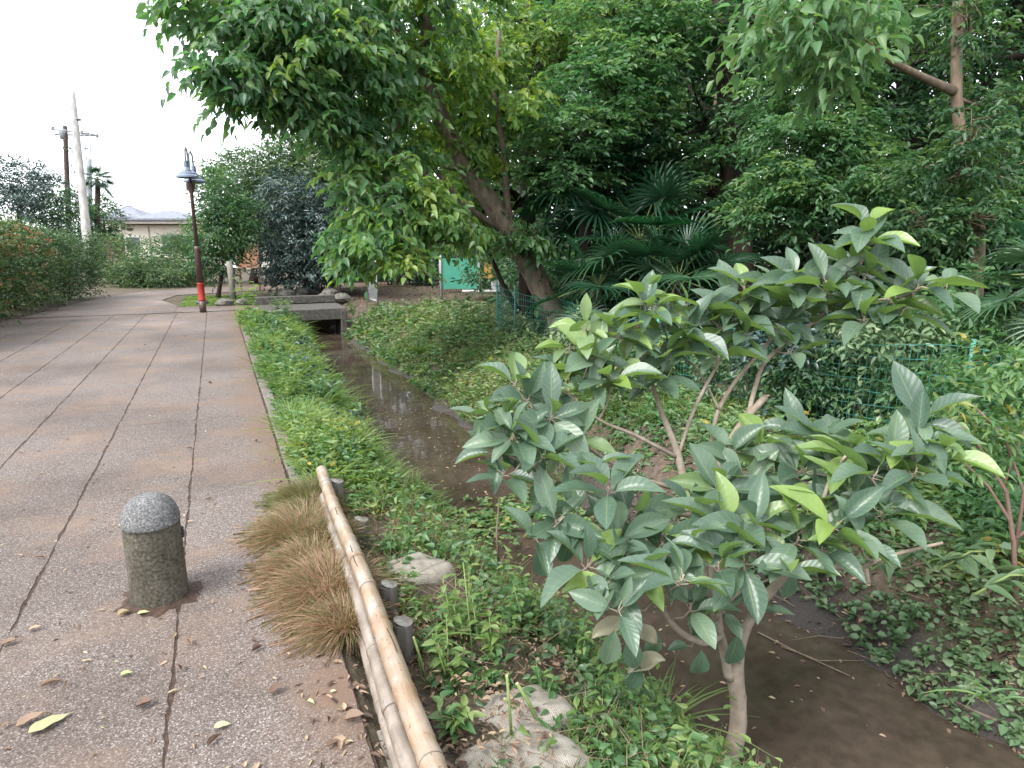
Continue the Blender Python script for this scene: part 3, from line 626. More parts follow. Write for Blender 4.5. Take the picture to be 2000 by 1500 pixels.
hip_house('grey roofed house with a long ridge partly behind the trees', G(352, 62, 0), 4.2, 3.0, 3.75, .75, -.42, M['wallbeige'])
# TV antenna
q0 = G(401, 60, 0); an = thing('tv_antenna', 'thin rooftop television antenna on a tall mast', 'antenna', q0)
mb = MB(); mb.tube([q0, D(396, 284, 60)], .035, 6); mb.build('mast', M['steel'], an)
for k, w in ((0, .55), (1, .4), (2, .3)):
    q = D(396, 284+k*5, 60); mb = MB(); mb.tube([q-RT*w, q+RT*w], .018, 5); mb.build('element', M['steel'], an)

# ================================================================ TREES AND SHRUBS
def shrub(name, label, cat, base, blobs, mat, size, grp=None, dens=1.0, stems=3, trunk_r=.03, hgt_=None, bark='barkdark', twig=0, red=None, **kw):
    root = thing(name, label, cat, base, grp); cl = Cloud(); cens = []
    for (c_, r_, n_, per) in blobs: cens.append(blob(cl, c_, r_, max(3, int(n_*dens)), per, size, **kw))
    tb = MB(); b0_ = np.array(base, float)
    allc = np.concatenate(cens)
    for s_ in range(stems):
        tgt = allc[rs.randint(len(allc))] if stems > 1 else allc.mean(0)
        st = b0_+np.array([rs.uniform(-.12, .12), rs.uniform(-.12, .12), -.05]); mid = (st*.55+tgt*.45); mid[:2] = st[:2]*.7+tgt[:2]*.3+rs.uniform(-.08, .08, 2)
        tb.tube([st, (st+mid)/2+rs.uniform(-.03, .03, 3), mid, tgt], [trunk_r, trunk_r*.85, trunk_r*.6, trunk_r*.2], 7)
    if red and red[0]:
        n = red[0]; v = in_ball(n, .2)*red[2]; v[:, 2] = np.abs(v[:, 2]); sprays(cl, red[1]+v, rdir(n)*.5+ZZ, .13, 4, .075, tint=(.80, 1.0), hang=-.3)
    tb.build('stem', M[bark], root); cl.build('foliage', M[mat], root); return root
# hedge on the left: photinia with red tips, each shrub its own
HG = 'hedge shrubs along the left of the path'
hl = [(-4.75, 12.6, 2.0, 'nearest red tipped hedge shrub at the left picture edge', 'hedge'), (-4.9, 14.2, 2.15, 'second hedge shrub from the left, tallest and reddest on top', 'hedge'),
      (-4.85, 15.9, 2.1, 'third hedge shrub from the left, orange red young leaves', 'hedge'), (-4.75, 17.6, 2.0, 'hedge shrub with scattered red tips left of the tall pole', 'hedge'),
      (-4.6, 19.3, 1.95, 'mostly green hedge shrub directly under the tall pale pole', 'hedge'), (-4.4, 21.0, 1.9, 'green hedge shrub right of the tall pale pole', 'hedge2'),
      (-4.1, 22.8, 1.75, 'plain green hedge shrub at the far end of the hedge row', 'hedge2')]
for (x, y, h, lab, mt) in hl:
    b_ = (x, y, .03); x += .12
    bl = [((x, y, h*.60), (.95, .95, h*.42), 130, 8), ((x+.1, y, h*.88), (.6, .7, h*.16), 40, 7), ((x+.3, y-.2, h*.32), (.7, .7, h*.26), 50, 7)]
    root = shrub('hedge_shrub', lab, 'hedge shrub', b_, bl, mt, .085, HG, 1.0, 5, .03, k=4, up=.5, flat=1.0, tint=(.1, .62 if mt == 'hedge2' else .79), hang=-.1, clr=.3, droop=-.1, hollow=.3,
                 red=(0 if mt == 'hedge2' else 160, np.array([x, y, h*.62]), np.array([.98, .95, h*.42])))
# far round shrubs closing the view
for (px, d, w, h, lab, mt) in [(235, 27, 1.2, 1.9, 'rounded shrub at the far hedge corner beneath the brown annex', 'hedge2'), (295, 28, 1.5, 1.75, 'round pale green shrub below the beige house window', 'hedge2'), (352, 27, 1.4, 1.85, 'round shrub left of the lamp post, below the wide house window', 'deep'),
        (275, 25, 1.0, .95, 'low green bush in front of the round shrubs', 'hedge2'), (330, 25, 1.2, .9, 'low green bush spreading at the far path bend', 'hedge2'), (405, 27, 1.0, 2.3, 'shrub directly behind the lamp post', 'hedge2')]:
    g = G(px, d, 0); shrub('round_shrub', lab, 'shrub', g, [(g+ZZ*h*.5, (w, w*.8, h*.52), 150, 7)], mt, .10, 'shrubs at the far path bend', k=4, flat=.8, hang=0.1)
# big dark trees behind the hedge on the left
def bgtree(name, label, base, tops, mat, size, trunk, bark='barkdark', grp=None, per=7, twig=0, limbs=True, cat='tree', dens=1.0, high=(), **kw):
    root = thing(name, label, cat, base, grp); cl = Cloud(); tb = MB(); tp = [np.array(q, float) for q in trunk[0]]
    tb.tube(tp, trunk[1], 12, wob=.05); cens = []
    for (c_, r_, n_) in tops:
        cc_ = blob(cl, c_, r_, int(n_*dens), per, size, **kw); c_ = np.array(c_)
        if limbs:
            ds = [np.linalg.norm(t-c_)+(0 if t[2] < c_[2]+.3 else 3) for t in tp]; st = tp[int(np.argmin(ds))]; rr = trunk[1][int(np.argmin(ds))]*.45
            mid = (st+c_)/2+np.array([0, 0, -.15*np.linalg.norm(c_-st)*.5]); tb.tube([st, mid, c_], [rr, rr*.6, rr*.25], 7)
            for q in cc_[:: max(1, len(cc_)//10)]: m2 = (c_+q)/2+rs.uniform(-.1, .1, 3); tb.tube([mid*.3+c_*.7, m2, q], [rr*.3, rr*.18, rr*.07], 4, caps=False)
    for (c_, r_, n_) in high:
        k2 = dict(kw); k2.update(k=5, T=T_SMALL, asp=.55); k2.pop('droop', None); blob(cl, c_, r_, n_, 6, .30, **k2)
    tb.build('trunk', M[bark], root); cl.build('crown', M[mat], root); return root
def PB(px, py, d, rx, ry, rd, n): return (D(px, py, d), (rx*d/FPX, rd, ry*d/FPX), n)
def trk(pts): return [D(a, b, d) for a, b, d in pts]
TG = 'dark trees behind the left hedge'
g = G(40, 30, 0); bgtree('broadleaf_tree', 'dark dense tree rising highest behind the hedge at the left edge', g, [PB(20, 350, 30, 60, 50, 1.6, 60), PB(70, 370, 30, 60, 45, 1.6, 50), PB(30, 430, 30, 80, 50, 1.6, 50)], 'blue', .16, ([g, D(40, 450, 30), D(35, 380, 30)], [.16, .13, .06]), grp=TG)
g = G(125, 31, 0); bgtree('broadleaf_tree', 'lower dark tree with bare twigs left of the tall pole', g, [PB(110, 400, 31, 50, 40, 1.4, 46), PB(150, 420, 31, 40, 40, 1.2, 36), PB(100, 440, 31, 70, 35, 1.2, 40)], 'deep', .15, ([g, D(122, 470, 31), D(115, 420, 31)], [.14, .11, .05]), grp=TG)
g = G(205, 33, 0); bgtree('broadleaf_tree', 'small dark tree just right of the tall pole', g, [PB(203, 420, 33, 22, 35, .8, 30), PB(200, 450, 33, 30, 25, .8, 20)], 'deep', .15, ([g, D(204, 460, 33), D(203, 430, 33)], [.10, .08, .04]), grp=TG)
# centre trees
g = G(428, 19.2, 0); tr = [g, D(430, 555, 19.2), D(436, 520, 19.2), D(430, 470, 19.3)]
bgtree('broadleaf_tree', 'narrow green tree with several slim stems behind the lamp post', g, [PB(425, 380, 19.5, 38, 55, .9, 46), PB(430, 450, 19.3, 52, 60, .9, 60), PB(420, 510, 19.2, 45, 30, .7, 30), PB(455, 420, 19.6, 40, 50, .8, 40)], 'deep', .11, (tr, [.07, .055, .045, .03]), tint=(.2, .9), dens=1.5)
g = G(500, 27, 0); bgtree('broadleaf_tree', 'tall light green tree behind the blue green evergreen', g, [PB(480, 350, 27, 70, 50, 2, 60), PB(560, 340, 27, 80, 70, 2, 80), PB(500, 420, 27, 70, 60, 1.8, 60), PB(620, 330, 27, 80, 60, 2, 60), PB(560, 420, 27, 90, 60, 1.8, 50), PB(650, 400, 27, 60, 80, 1.6, 50)], 'hedge2', .15, ([g, D(505, 500, 27), D(510, 420, 27), D(530, 360, 27)], [.2, .16, .12, .07]), hang=.1, tint=(.1, .9), dens=2.3)
g = G(600, 21.5, 0); bgtree('evergreen_tree', 'dense blue green evergreen tree behind the culvert', g, [PB(570, 400, 21.5, 60, 60, 1.1, 60), PB(610, 470, 21.5, 95, 60, 1.3, 100), PB(590, 520, 21.2, 80, 35, 1.1, 60), PB(650, 500, 21.5, 60, 50, 1.1, 50), PB(640, 420, 21.5, 60, 50, 1.1, 50)], 'blue', .13, ([g, D(602, 540, 21.5), D(600, 470, 21.5), D(590, 410, 21.5)], [.11, .10, .08, .04]), hang=.5, up=.4, dens=1.6)
g = G(668, 20, 0); bgtree('broadleaf_tree', 'thin dark stemmed tree right of the culvert stones', g, [PB(690, 500, 20, 50, 30, .8, 26), PB(730, 490, 20.5, 50, 40, .8, 30)], 'deep', .11, ([g, D(660, 550, 20), D(650, 510, 20), D(660, 470, 20)], [.06, .05, .04, .03]))
# post, notice board and low fence behind the lamp
q = G(458, 18.8, 0); mb = MB(); mb.tube([q-ZZ*.05, (q[0]+.0, q[1], .55), (q[0]-.02, q[1], 1.10)], [.085, .082, .08], 14); tag(mb.build('concrete_post', M['concrete']), 'plain grey concrete post between lamp post and culvert', 'post')
nb = thing('notice_board', 'faded red brown notice board on posts among shrubs', 'notice board', G(492, 23, 0))
a = G(476, 23, 0); b2 = G(512, 23, 0)
for q in (a, b2): mb = MB(); mb.box((q[0], q[1], .75), (.07, .07, 1.5)); mb.build('leg', M['brown'], nb, False)
mb = MB(); m_ = (a+b2)/2; mb.box((m_[0], m_[1]-.05, 1.12), (.75, .04, .75), -YAW, bev=.005); mb.build('panel', M['signred'], nb, False)
mb = MB(); mb.box((m_[0], m_[1]-.03, 1.53), (.9, .12, .05), -YAW); mb.build('top_rail', M['brown'], nb, False)
q = G(470, 26, 0); mb = MB(); mb.box((q[0], q[1], .78), (.85, .04, .3), -YAW); sb = tag(mb.build('white_board', M['white'], None, False), 'small white board behind the grey post', 'board')
# rocks around the far ditch
RG = 'rocks edging the ditch beyond the culvert'
for i, (px, py, s, lab) in enumerate([(395, 594, .22, 'flat stone at the right foot of the lamp'), (440, 597, .34, 'long low stone below the narrow tree'), (560, 578, .4, 'dark stone at the left of the ditch rockery'), (590, 575, .42, 'dark stone left of the rockery middle'),
        (618, 572, .38, 'tall stone in the middle of the ditch rockery'), (645, 578, .42, 'flat stone on the right of the ditch rockery'), (668, 586, .36, 'stone beside the culvert end on the right'), (632, 585, .3, 'small pale stone against the culvert parapet'), (475, 594, .26, 'stone beside the foot of the concrete post')]):
    q = P(px, py, .0); n = 12; mb = MB(); V = []; F = []
    for a in range(7):
        th = pi*a/6
        for j in range(n):
            ph = 2*pi*j/n; w = 1+rs.uniform(-.14, .14); V.append((q[0]+cos(ph)*sin(th)*s*.7*w, q[1]+sin(ph)*sin(th)*s*.5*w, .05+cos(th)*s*.42*w))
    for a in range(6):
        for j in range(n): F.append((a*n+j, (a+1)*n+j, (a+1)*n+(j+1) % n, a*n+(j+1) % n))
    mb.add(V, F); tag(mb.build('rock', M['rock'], None, False), lab, 'rock', RG)
# steel gate, green panel, furniture in the yard
gt = thing('mesh_gate', 'grey steel mesh gate standing open right of the culvert', 'gate', P(733, 590, 0))
A1 = P(722, 588, 0); A2 = P(745, 594, 0); dv = (A2-A1)*1.0; 
dv[2] = 0; dn = nrm(dv); W_ = .75
A2 = A1+dn*W_
for q in (A1, A2): mb = MB(); mb.tube([q, q+ZZ*1.25], .022, 8); mb.build('frame_post', M['metalgrey'], gt)
for z in (.06, 1.22): mb = MB(); mb.tube([A1+ZZ*z, A2+ZZ*z], .018, 8); mb.build('frame_rail', M['metalgrey'], gt)
mb = MB()
for k in range(1, 16): mb.tube([A1+dn*W_*k/16+ZZ*.06, A1+dn*W_*k/16+ZZ*1.22], .004, 3, caps=False)
for k in range(1, 24): mb.tube([A1+ZZ*(.06+k*.048), A2+ZZ*(.06+k*.048)], .004, 3, caps=False)
mb.build('mesh_infill', M['metalgrey'], gt)
gp = thing('green_panel', 'green sheet panel on grey posts in the bare yard', 'panel', P(900, 575, -.05))
a = G(864, 22.6, -.05); b2 = G(936, 22.6, -.05); z0 = .12; z1 = 1.15
mb = MB(); V = [a+ZZ*z0, b2+ZZ*z0, b2+ZZ*z1, a+ZZ*z1]; V2 = [q+fh*.02 for q in V]; mb.add(V+V2, [(0, 1, 2, 3), (7, 6, 5, 4), (0, 4, 5, 1), (1, 5, 6, 2), (2, 6, 7, 3), (3, 7, 4, 0)]); mb.build('sheet', M['greenpanel'], gp, False)
for q in (a-fh*.05-RT*.04, b2-fh*.05+RT*.02): mb = MB(); mb.tube([q-ZZ*.1-(fh*1.2 if q is a else 0), q+ZZ*2.0], .032, 8); mb.build('post', M['metalgrey'], gp)
q = G(863, 19.2, -.05); mb = MB(); mb.tube([q, q+ZZ*1.9], .035, 8); tag(mb.build('steel_post', M['metalgrey']), 'pale steel post in front of the green panel', 'post')
q = G(846, 24, -.05); mb = MB(); mb.tube([q, q+ZZ*1.9], .03, 8); tag(mb.build('steel_post', M['greenwire']), 'thin dark green post left of the green panel', 'post')
q = G(951, 22.8, -.05); ds = thing('wooden_table', 'small yellow wooden table with a back board beside the green panel', 'table', q)
mb = MB(); mb.box(q+ZZ*.50, (.55, .4, .04), -YAW); mb.build('tabletop', M['yellowwood'], ds, False)
for a_, b_ in ((-.23, -.15), (.23, -.15), (-.23, .15), (.23, .15)): w = q+RT*a_+fh*b_; mb = MB(); mb.box(w+ZZ*.24, (.045, .045, .48), -YAW); mb.build('leg', M['yellowwood'], ds, False)
mb = MB(); mb.box(q+fh*.18+RT*.05+ZZ*.75, (.28, .03, .46), -YAW); mb.build('back_board', M['yellowwood'], ds, False)
q = G(968, 22.2, -.05); mb = MB(); mb.box(q+ZZ*.25, (.30, .3, .45), -YAW, taper=.94, bev=.015); tag(mb.build('storage_box', M['metalgrey'], None, False), 'pale grey box at the right of the small wooden table', 'box')
q1, q2 = G(905, 22.0, -.05), G(975, 22.0, -.05); mb = MB(); mb.box((q1+q2)/2+ZZ*.10, (1.25, .08, .05), -YAW); tag(mb.build('timber_edging', M['white'], None, False), 'pale low timber edging below the green panel', 'edging')

# ---------------------------------------------------------------- the leaning tree over the stream
g0 = P(1108, 668, -.1)
c = thing('leaning_tree', 'big broadleaf tree leaning left over the stream, boughs overhanging the path', 'tree', g0)
tb = MB()
T0 = [g0-ZZ*.25, g0+ZZ*.02]+trk([(1082, 615, 11.9), (1040, 530, 11.7), (1005, 470, 11.5), (955, 390, 11.2), (915, 335, 10.9), (880, 270, 10.6), (845, 190, 10.3), (800, 110, 10.0), (760, 20, 9.7), (720, -80, 9.4)])
tb.tube(T0, [.38, .29, .22, .195, .18, .165, .155, .14, .125, .11, .09, .07], 16, wob=.03)
def limb(pts, r0, r1, n=8): 
    q = trk(pts); tb.tube(q, np.linspace(r0, r1, len(q)), n, wob=.04)
limb([(1003, 468, 11.5), (990, 390, 11.2), (985, 300, 10.9), (965, 180, 10.6), (975, 60, 10.3)], .075, .03)
limb([(880, 270, 10.6), (800, 140, 10.2), (835, 60, 9.9), (815, -40, 9.6)], .12, .08)
limb([(1000, 465, 11.5), (900, 395, 10.9), (850, 330, 10.5), (760, 290, 9.8), (680, 270, 9.2)], .06, .02)
limb([(915, 335, 10.9), (850, 320, 10.2), (760, 400, 9.5), (700, 440, 9.2)], .05, .02)
limb([(845, 190, 10.3), (700, 140, 9.2), (560, 110, 8.4), (440, 120, 8.0)], .07, .02)
limb([(800, 110, 10), (650, 40, 8.9), (480, 10, 8.2), (360, -10, 8)], .06, .02)
limb([(990, 450, 11.4), (930, 480, 10.4), (850, 470, 9.6), (780, 520, 9.2), (770, 570, 9)], .045, .012)
limb([(845, 190, 10.3), (760, 260, 9.6), (640, 240, 9.0), (560, 230, 8.6)], .05, .015)
tb.build('trunk', M['bark'], c)
cl = Cloud()
kwL = dict(k=6, hang=.75, droop=.5, up=.55, flat=.45, T=T_MID, asp=.56, twig=.004)
for (px, py, d, rx, ry, rd, n, tl, th) in [
    (390, 0, 8.0, 60, 18, .5, 12, .1, .5), (470, 30, 8.1, 80, 40, .7, 24, .1, .5), (560, 70, 8.3, 100, 65, .8, 36, .1, .6), (405, 130, 8.0, 45, 14, .4, 9, .05, .4), (490, 150, 8.1, 80, 30, .6, 22, .05, .45),
    (485, 190, 8.1, 32, 14, .3, 7, .05, .4), (580, 185, 8.4, 70, 40, .6, 20, .1, .5), (650, 30, 8.7, 110, 60, 1, 30, .1, .6), (660, 130, 8.8, 100, 50, 1, 28, .1, .65), (740, 90, 9.2, 100, 80, 1.1, 30, .1, .7),
    (650, 225, 8.8, 60, 28, .6, 12, .15, .6), (740, 215, 9.4, 90, 40, .8, 17, .2, .7), (700, 280, 9.2, 60, 20, .6, 9, .2, .7), (770, 300, 9.2, 80, 22, .6, 13, .2, .75), (730, 350, 9.0, 80, 20, .6, 14, .25, .75),
    (820, 370, 9.3, 70, 28, .7, 15, .25, .8), (740, 405, 9.0, 70, 18, .5, 13, .25, .7), (730, 465, 8.8, 60, 14, .5, 12, .25, .65), (810, 440, 9.1, 60, 20, .6, 14, .3, .85), (695, 510, 8.9, 24, 14, .3, 5, .2, .6), (800, 505, 9.0, 30, 20, .35, 8, .6, .95),
    (870, 430, 9.6, 50, 26, .6, 11, .4, .9), (1020, 460, 10.9, 40, 14, .4, 6, .2, .5), (1060, 470, 11.0, 36, 14, .3, 5, .2, .5), (960, 455, 11.0, 34, 16, .4, 6, .2, .6),
    (860, 290, 10.8, 50, 34, .6, 10, .6, 1), (960, 290, 10.8, 36, 36, .6, 7, .7, 1), (820, 160, 10.0, 80, 60, .8, 17, .2, .8), (900, 120, 9.8, 70, 50, .5, 12, .6, .9), (980, 190, 10.2, 60, 40, .5, 9, .6, .9), (700, -20, 9.2, 160, 50, 1.2, 36, .1, .6), (880, 0, 9.6, 110, 50, 1, 24, .3, .8)]:  # high tint ranges paint the lit yellow-green clumps into the leaf colour
    blob(cl, D(px, py, d), (rx*d/FPX, rd, ry*d/FPX), n, 6, .145, ln=.36, tint=(tl, th), clr=.42, **kwL)
cl.build('crown', M['canopy'], c); cl.tw.build('twigs', M['twig'], c)
# ivy and sprouts on the lower trunk
cl = Cloud(); n = 70; i_ = rs.randint(2, 7, n); tt = rs.uniform(0, 1, (n, 1)); pp = np.array(T0)[i_]*(1-tt)+np.array(T0)[i_+1]*tt + rdir(n)*.22
sprays(cl, pp, rdir(n)+ZZ*.3-fh*.5, .3, 4, .12, T=T_MID, asp=.7, tint=(.1, .6)); cl.build('ivy', M['canopy'], c)

# yellow-green tree behind it
g = G(960, 13.5); 
def sidetree(name, label, gpx, gd, trunkpx, radii, blobs, mat, size, bark, per=6, T=T_SMALL, asp=.5, grp='trees of the shady wood', top=None, **kw):
    g = G(gpx, gd); tp = [g-ZZ*.1]+trk(trunkpx); high = []
    if top:                                        # upper canopy of a tall forest tree, out of view, added to shade the wood
        h0, w0, n0 = top; up_ = np.array([tp[-1][0]+.2, tp[-1][1], h0]); tp = tp+[up_]; radii = list(radii)+[radii[-1]*.5]
        high = [(up_+np.array([rs.uniform(-.5, .5), rs.uniform(-.5, .5), .3]), (w0, w0, 1.3), n0)]
    return bgtree(name, label, g, [PB(*b) for b in blobs], mat, size, (tp, radii), bark, grp, per, T=T, asp=asp, high=high, **kw)
sidetree('broadleaf_tree', 'slender tree with yellow green leaves behind the leaning trunk', 1030, 14, [(1030, 400, 14), (1028, 250, 14), (1030, 60, 14), (1030, -60, 14)], [.20, .18, .17, .14, .1],
    [(900, 110, 11.5, 90, 70, .7, 40), (960, 190, 12, 110, 60, .8, 50), (880, 210, 12, 60, 50, .6, 22), (850, 400, 13.2, 70, 70, .8, 34), (930, 430, 13.6, 70, 60, .8, 34), (870, 300, 13, 80, 50, .8, 30), (1040, 110, 12.5, 90, 50, .8, 40), (1010, 30, 12.5, 120, 50, .9, 44), (1120, 60, 13, 110, 50, .9, 40), (930, 280, 12.5, 80, 50, .7, 30)], 'yellowg', .14, 'barkdark', T=T_MID, k=5, hang=.5, top=(10.5, 3.0, 60))
sidetree('maple_tree', 'soft green maple like tree reaching across the wood centre', 1400, 13, [(1400, 420, 13), (1385, 250, 13), (1340, 100, 13), (1300, -60, 13)], [.10, .09, .08, .06, .04],
    [(1180, 170, 10.5, 110, 60, .7, 50), (1130, 250, 10.5, 110, 45, .7, 46), (1240, 110, 10.5, 110, 50, .7, 44), (1250, 230, 10.8, 90, 40, .6, 36), (1100, 330, 10.8, 90, 35, .6, 30), (1330, 60, 10.5, 90, 60, .7, 36), (1200, 30, 10.8, 130, 40, .7, 46), (1400, 300, 11, 60, 25, .5, 16), (1390, 370, 11, 50, 20, .5, 12)], 'maple', .12, 'barkdark', k=6, hang=.2, flat=.25, droop=.25, top=(9.0, 2.6, 60))
sidetree('broadleaf_tree', 'massive dark reddish trunk tree standing deep in the wood', 1450, 11.5, [(1440, 450, 11.5), (1430, 250, 11.5), (1415, 50, 11.5), (1410, -80, 11.5)], [.30, .26, .22, .20, .18],
    [(1320, 130, 13, 120, 100, 1, 50), (1480, 60, 12.5, 120, 80, 1, 40), (1370, -20, 12.5, 160, 60, 1, 40), (1480, 200, 12.5, 70, 50, .7, 22), (1425, 60, 10.9, 60, 60, .4, 20), (1440, 240, 10.9, 50, 50, .4, 14)], 'deep', .15, 'barkdark', k=5, top=(10.0, 3.4, 110))
sidetree('broadleaf_tree', 'slim bare stemmed tree left of the massive dark trunk', 1400, 12.5, [(1398, 450, 12.5), (1380, 330, 12.5), (1400, 180, 12.5)], [.06, .055, .05, .03], [(1400, 160, 12.4, 60, 50, .6, 18), (1330, 330, 12.4, 60, 40, .6, 16)], 'deep', .13, 'bark', k=5)
sidetree('broadleaf_tree', 'dense leafy tree right of the massive trunk, above the broad leaved sapling', 1600, 9.0, [(1590, 420, 9), (1580, 300, 9), (1600, 160, 9)], [.07, .06, .05, .03],
    [(1530, 180, 8.5, 90, 50, .5, 46), (1620, 150, 8.5, 90, 60, .5, 46), (1560, 270, 8.3, 100, 45, .5, 50), (1660, 260, 8.3, 90, 50, .5, 46), (1620, 360, 8.2, 110, 45, .5, 54), (1540, 350, 8.4, 70, 40, .4, 30), (1500, 400, 8.6, 60, 35, .4, 22), (1720, 340, 8.0, 80, 50, .5, 40), (1650, 60, 8.6, 100, 50, .6, 40), (1520, 440, 8.6, 60, 30, .4, 18)], 'maple', .088, 'barkdark', k=6, flat=.35, hang=.25, top=(8.0, 2.6, 70))
sidetree('broadleaf_tree', 'pale branching trunk tree at the right with creepers', 1925, 6.4, [(1912, 450, 6.4), (1885, 340, 6.4), (1868, 190, 6.3), (1868, 60, 6.2), (1875, -80, 6.1)], [.070, .060, .050, .050, .046, .042],
    [(1900, 60, 6.6, 100, 60, .4, 24), (1940, 200, 6.6, 70, 50, .4, 24), (1820, 330, 6.5, 70, 40, .4, 30), (1900, 400, 6.4, 80, 50, .4, 36), (1960, 340, 6.5, 60, 60, .4, 30), (1790, 430, 6.4, 60, 40, .4, 24), (1830, 20, 6.8, 80, 50, .4, 20), (1900, 255, 6.0, 45, 60, .25, 16), (1915, 420, 6.0, 45, 40, .25, 14), (1875, 330, 6.0, 40, 30, .2, 8), (1890, 30, 6.0, 40, 40, .2, 8)], 'deep', .07, 'barkpale', k=6, flat=.5, limbs=True, tint=(.2, 1), top=(6.8, 1.8, 34))
# its pale overhanging bough with big light leaves
root = [o for o in COL.objects if o.get('label') == 'pale branching trunk tree at the right with creepers'][0]
tb = MB(); q = trk([(1866, 180, 6.3), (1800, 150, 6.0), (1730, 115, 5.7), (1690, 80, 5.5), (1600, 40, 5.3)]); tb.tube(q, [.045, .036, .028, .018, .008], 10, wob=.04)
for e in ((1650, 130, 5.4), (1560, 90, 5.2), (1700, 30, 5.4)): tb.tube([q[3], (q[3]+D(*e))/2+ZZ*.03, D(*e)], [.012, .009, .004], 5)
tb.build('bough', M['barkpale'], root)
cl = Cloud()
for b in [(1500, 60, 5.2, 40, 25, .25, 8), (1560, 40, 5.2, 60, 35, .3, 14), (1640, 40, 5.3, 60, 40, .3, 14), (1660, 110, 5.3, 45, 30, .25, 9), (1590, 110, 5.2, 40, 20, .2, 6), (1670, 150, 5.3, 30, 20, .2, 5), (1690, 20, 5.4, 50, 30, .3, 8), (1560, -10, 5.2, 90, 25, .4, 12)]:
    blob(cl, *PB(*b)[:2], b[6], 3, .125, k=5, hang=.8, T=T_MID, asp=.5, tint=(.5, .8), droop=.3, twig=.002)
cl.build('bough_foliage', M['maple'], root); cl.tw.build('bough_twigs', M['twig'], root)
sidetree('broadleaf_tree', 'dark tree filling the upper right corner behind the pale trunk', 2050, 9, [(2040, 400, 9), (2030, 100, 9), (2020, -100, 9)], [.2, .18, .15, .1],
    [(1800, 100, 9, 140, 110, .8, 50), (1960, 100, 9, 120, 120, .8, 50), (1900, 260, 8.8, 120, 90, .8, 46), (1780, 260, 9, 100, 70, .7, 36), (2060, 300, 8.5, 120, 140, .8, 40)], 'deep', .10, 'barkdark', k=5, tint=(0, .5), top=(8.5, 3.2, 110))
# deep backdrop trees of the wood
WG = 'tall trees at the back of the wood'
for i, (px, d, lab, hgtt) in enumerate([(700, 30, 'tall tree behind the evergreen, left end of the wood', 8), (830, 29, 'dark tree behind the left part of the yard', 9), (930, 27, 'tree behind the green panel', 10), (1060, 24, 'tall thick trunk tree with sky behind at the wood centre', 11), (1170, 21, 'dark tree behind the palms, left one', 10), (1280, 19, 'dark tree behind the palms, right one', 10), (1400, 18, 'dark tree behind the massive trunk', 10), (1560, 15.5, 'dark tree behind the dense leafy tree', 9), (1720, 14, 'dark tree in the shade behind the broad leaved sapling top', 9), (1900, 12.5, 'dark tree behind the pale branching trunk', 9), (2080, 12, 'dark tree beyond the right picture edge of the wood', 9)]):
    g = G(px, d); top = g+ZZ*hgtt
    tops = []
    s_ = d/1280*120
    for k in range(6): tops.append((g+ZZ*(1.2+k*hgtt/6.0)+RT*rs.uniform(-.7, .7)*s_*.5, (s_*1.1, 1.5, hgtt*.15), 44))
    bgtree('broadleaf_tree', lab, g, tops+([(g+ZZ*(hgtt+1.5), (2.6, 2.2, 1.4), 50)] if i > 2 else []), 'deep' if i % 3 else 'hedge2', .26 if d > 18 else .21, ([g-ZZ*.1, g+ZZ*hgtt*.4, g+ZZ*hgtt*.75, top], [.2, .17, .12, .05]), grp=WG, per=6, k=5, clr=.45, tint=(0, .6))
# shade shrubs closing the understorey
UG = 'dark shrubs under the wood'
for i, (px, d, w, h, lab) in enumerate([(770, 25.5, 1.4, 1.8, 'dark shrub behind the mesh gate'), (830, 26, 1.3, 1.7, 'dark shrub behind the thin green post'), (1010, 20, 1.5, 1.9, 'dark shrub behind the wooden table end'), (1090, 17, 1.3, 1.8, 'dark shrub behind the leaning trunk base'), (1200, 15, 1.3, 1.6, 'dark shrub at the left foot of the palms'), (1330, 14, 1.2, 1.4, 'dark shrub at the right foot of the palms'),
        (1450, 12.8, 1.2, 1.2, 'dark shrub at the foot of the massive trunk'), (1520, 9.6, .8, 1.0, 'glossy dark shrub behind the fence centre'), (1640, 9, .9, 1.1, 'glossy dark shrub behind the fence right of centre'), (1760, 8.3, .9, 1.2, 'dark shrub below the pale branching trunk'), (1900, 7.6, .9, 1.3, 'dark shrub at the base of the pale branching trunk'), (2020, 7, .8, 1.2, 'dark shrub at the right picture edge behind the fence')]):
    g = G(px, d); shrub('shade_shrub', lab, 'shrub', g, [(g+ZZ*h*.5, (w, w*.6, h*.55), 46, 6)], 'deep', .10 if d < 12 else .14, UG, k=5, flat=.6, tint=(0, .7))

for i, (px, d, w, h, lab) in enumerate([(1120, 22, 2.2, 3.2, 'tall dark thicket behind the palms, left part'), (1300, 19, 2.0, 3.2, 'tall dark thicket behind the palms, right part'), (1480, 17, 1.9, 3.2, 'tall dark thicket behind the massive trunk'), (1620, 16, 1.8, 3.2, 'tall dark thicket behind the dense leafy tree'), (1760, 14.5, 1.7, 3.0, 'tall dark thicket left of the pale branching trunk'), (1900, 13.5, 1.7, 3.0, 'tall dark thicket behind the pale branching trunk'), (2060, 12.5, 1.7, 3.0, 'tall dark thicket at the right picture edge')]):
    g = G(px, d); shrub('thicket_shrub', lab, 'shrub', g, [(g+ZZ*h*.5, (w, w*.5, h*.55), 110, 6)], 'deep', .17, 'thicket at the back of the wood', k=5, flat=.6, tint=(0, .5))

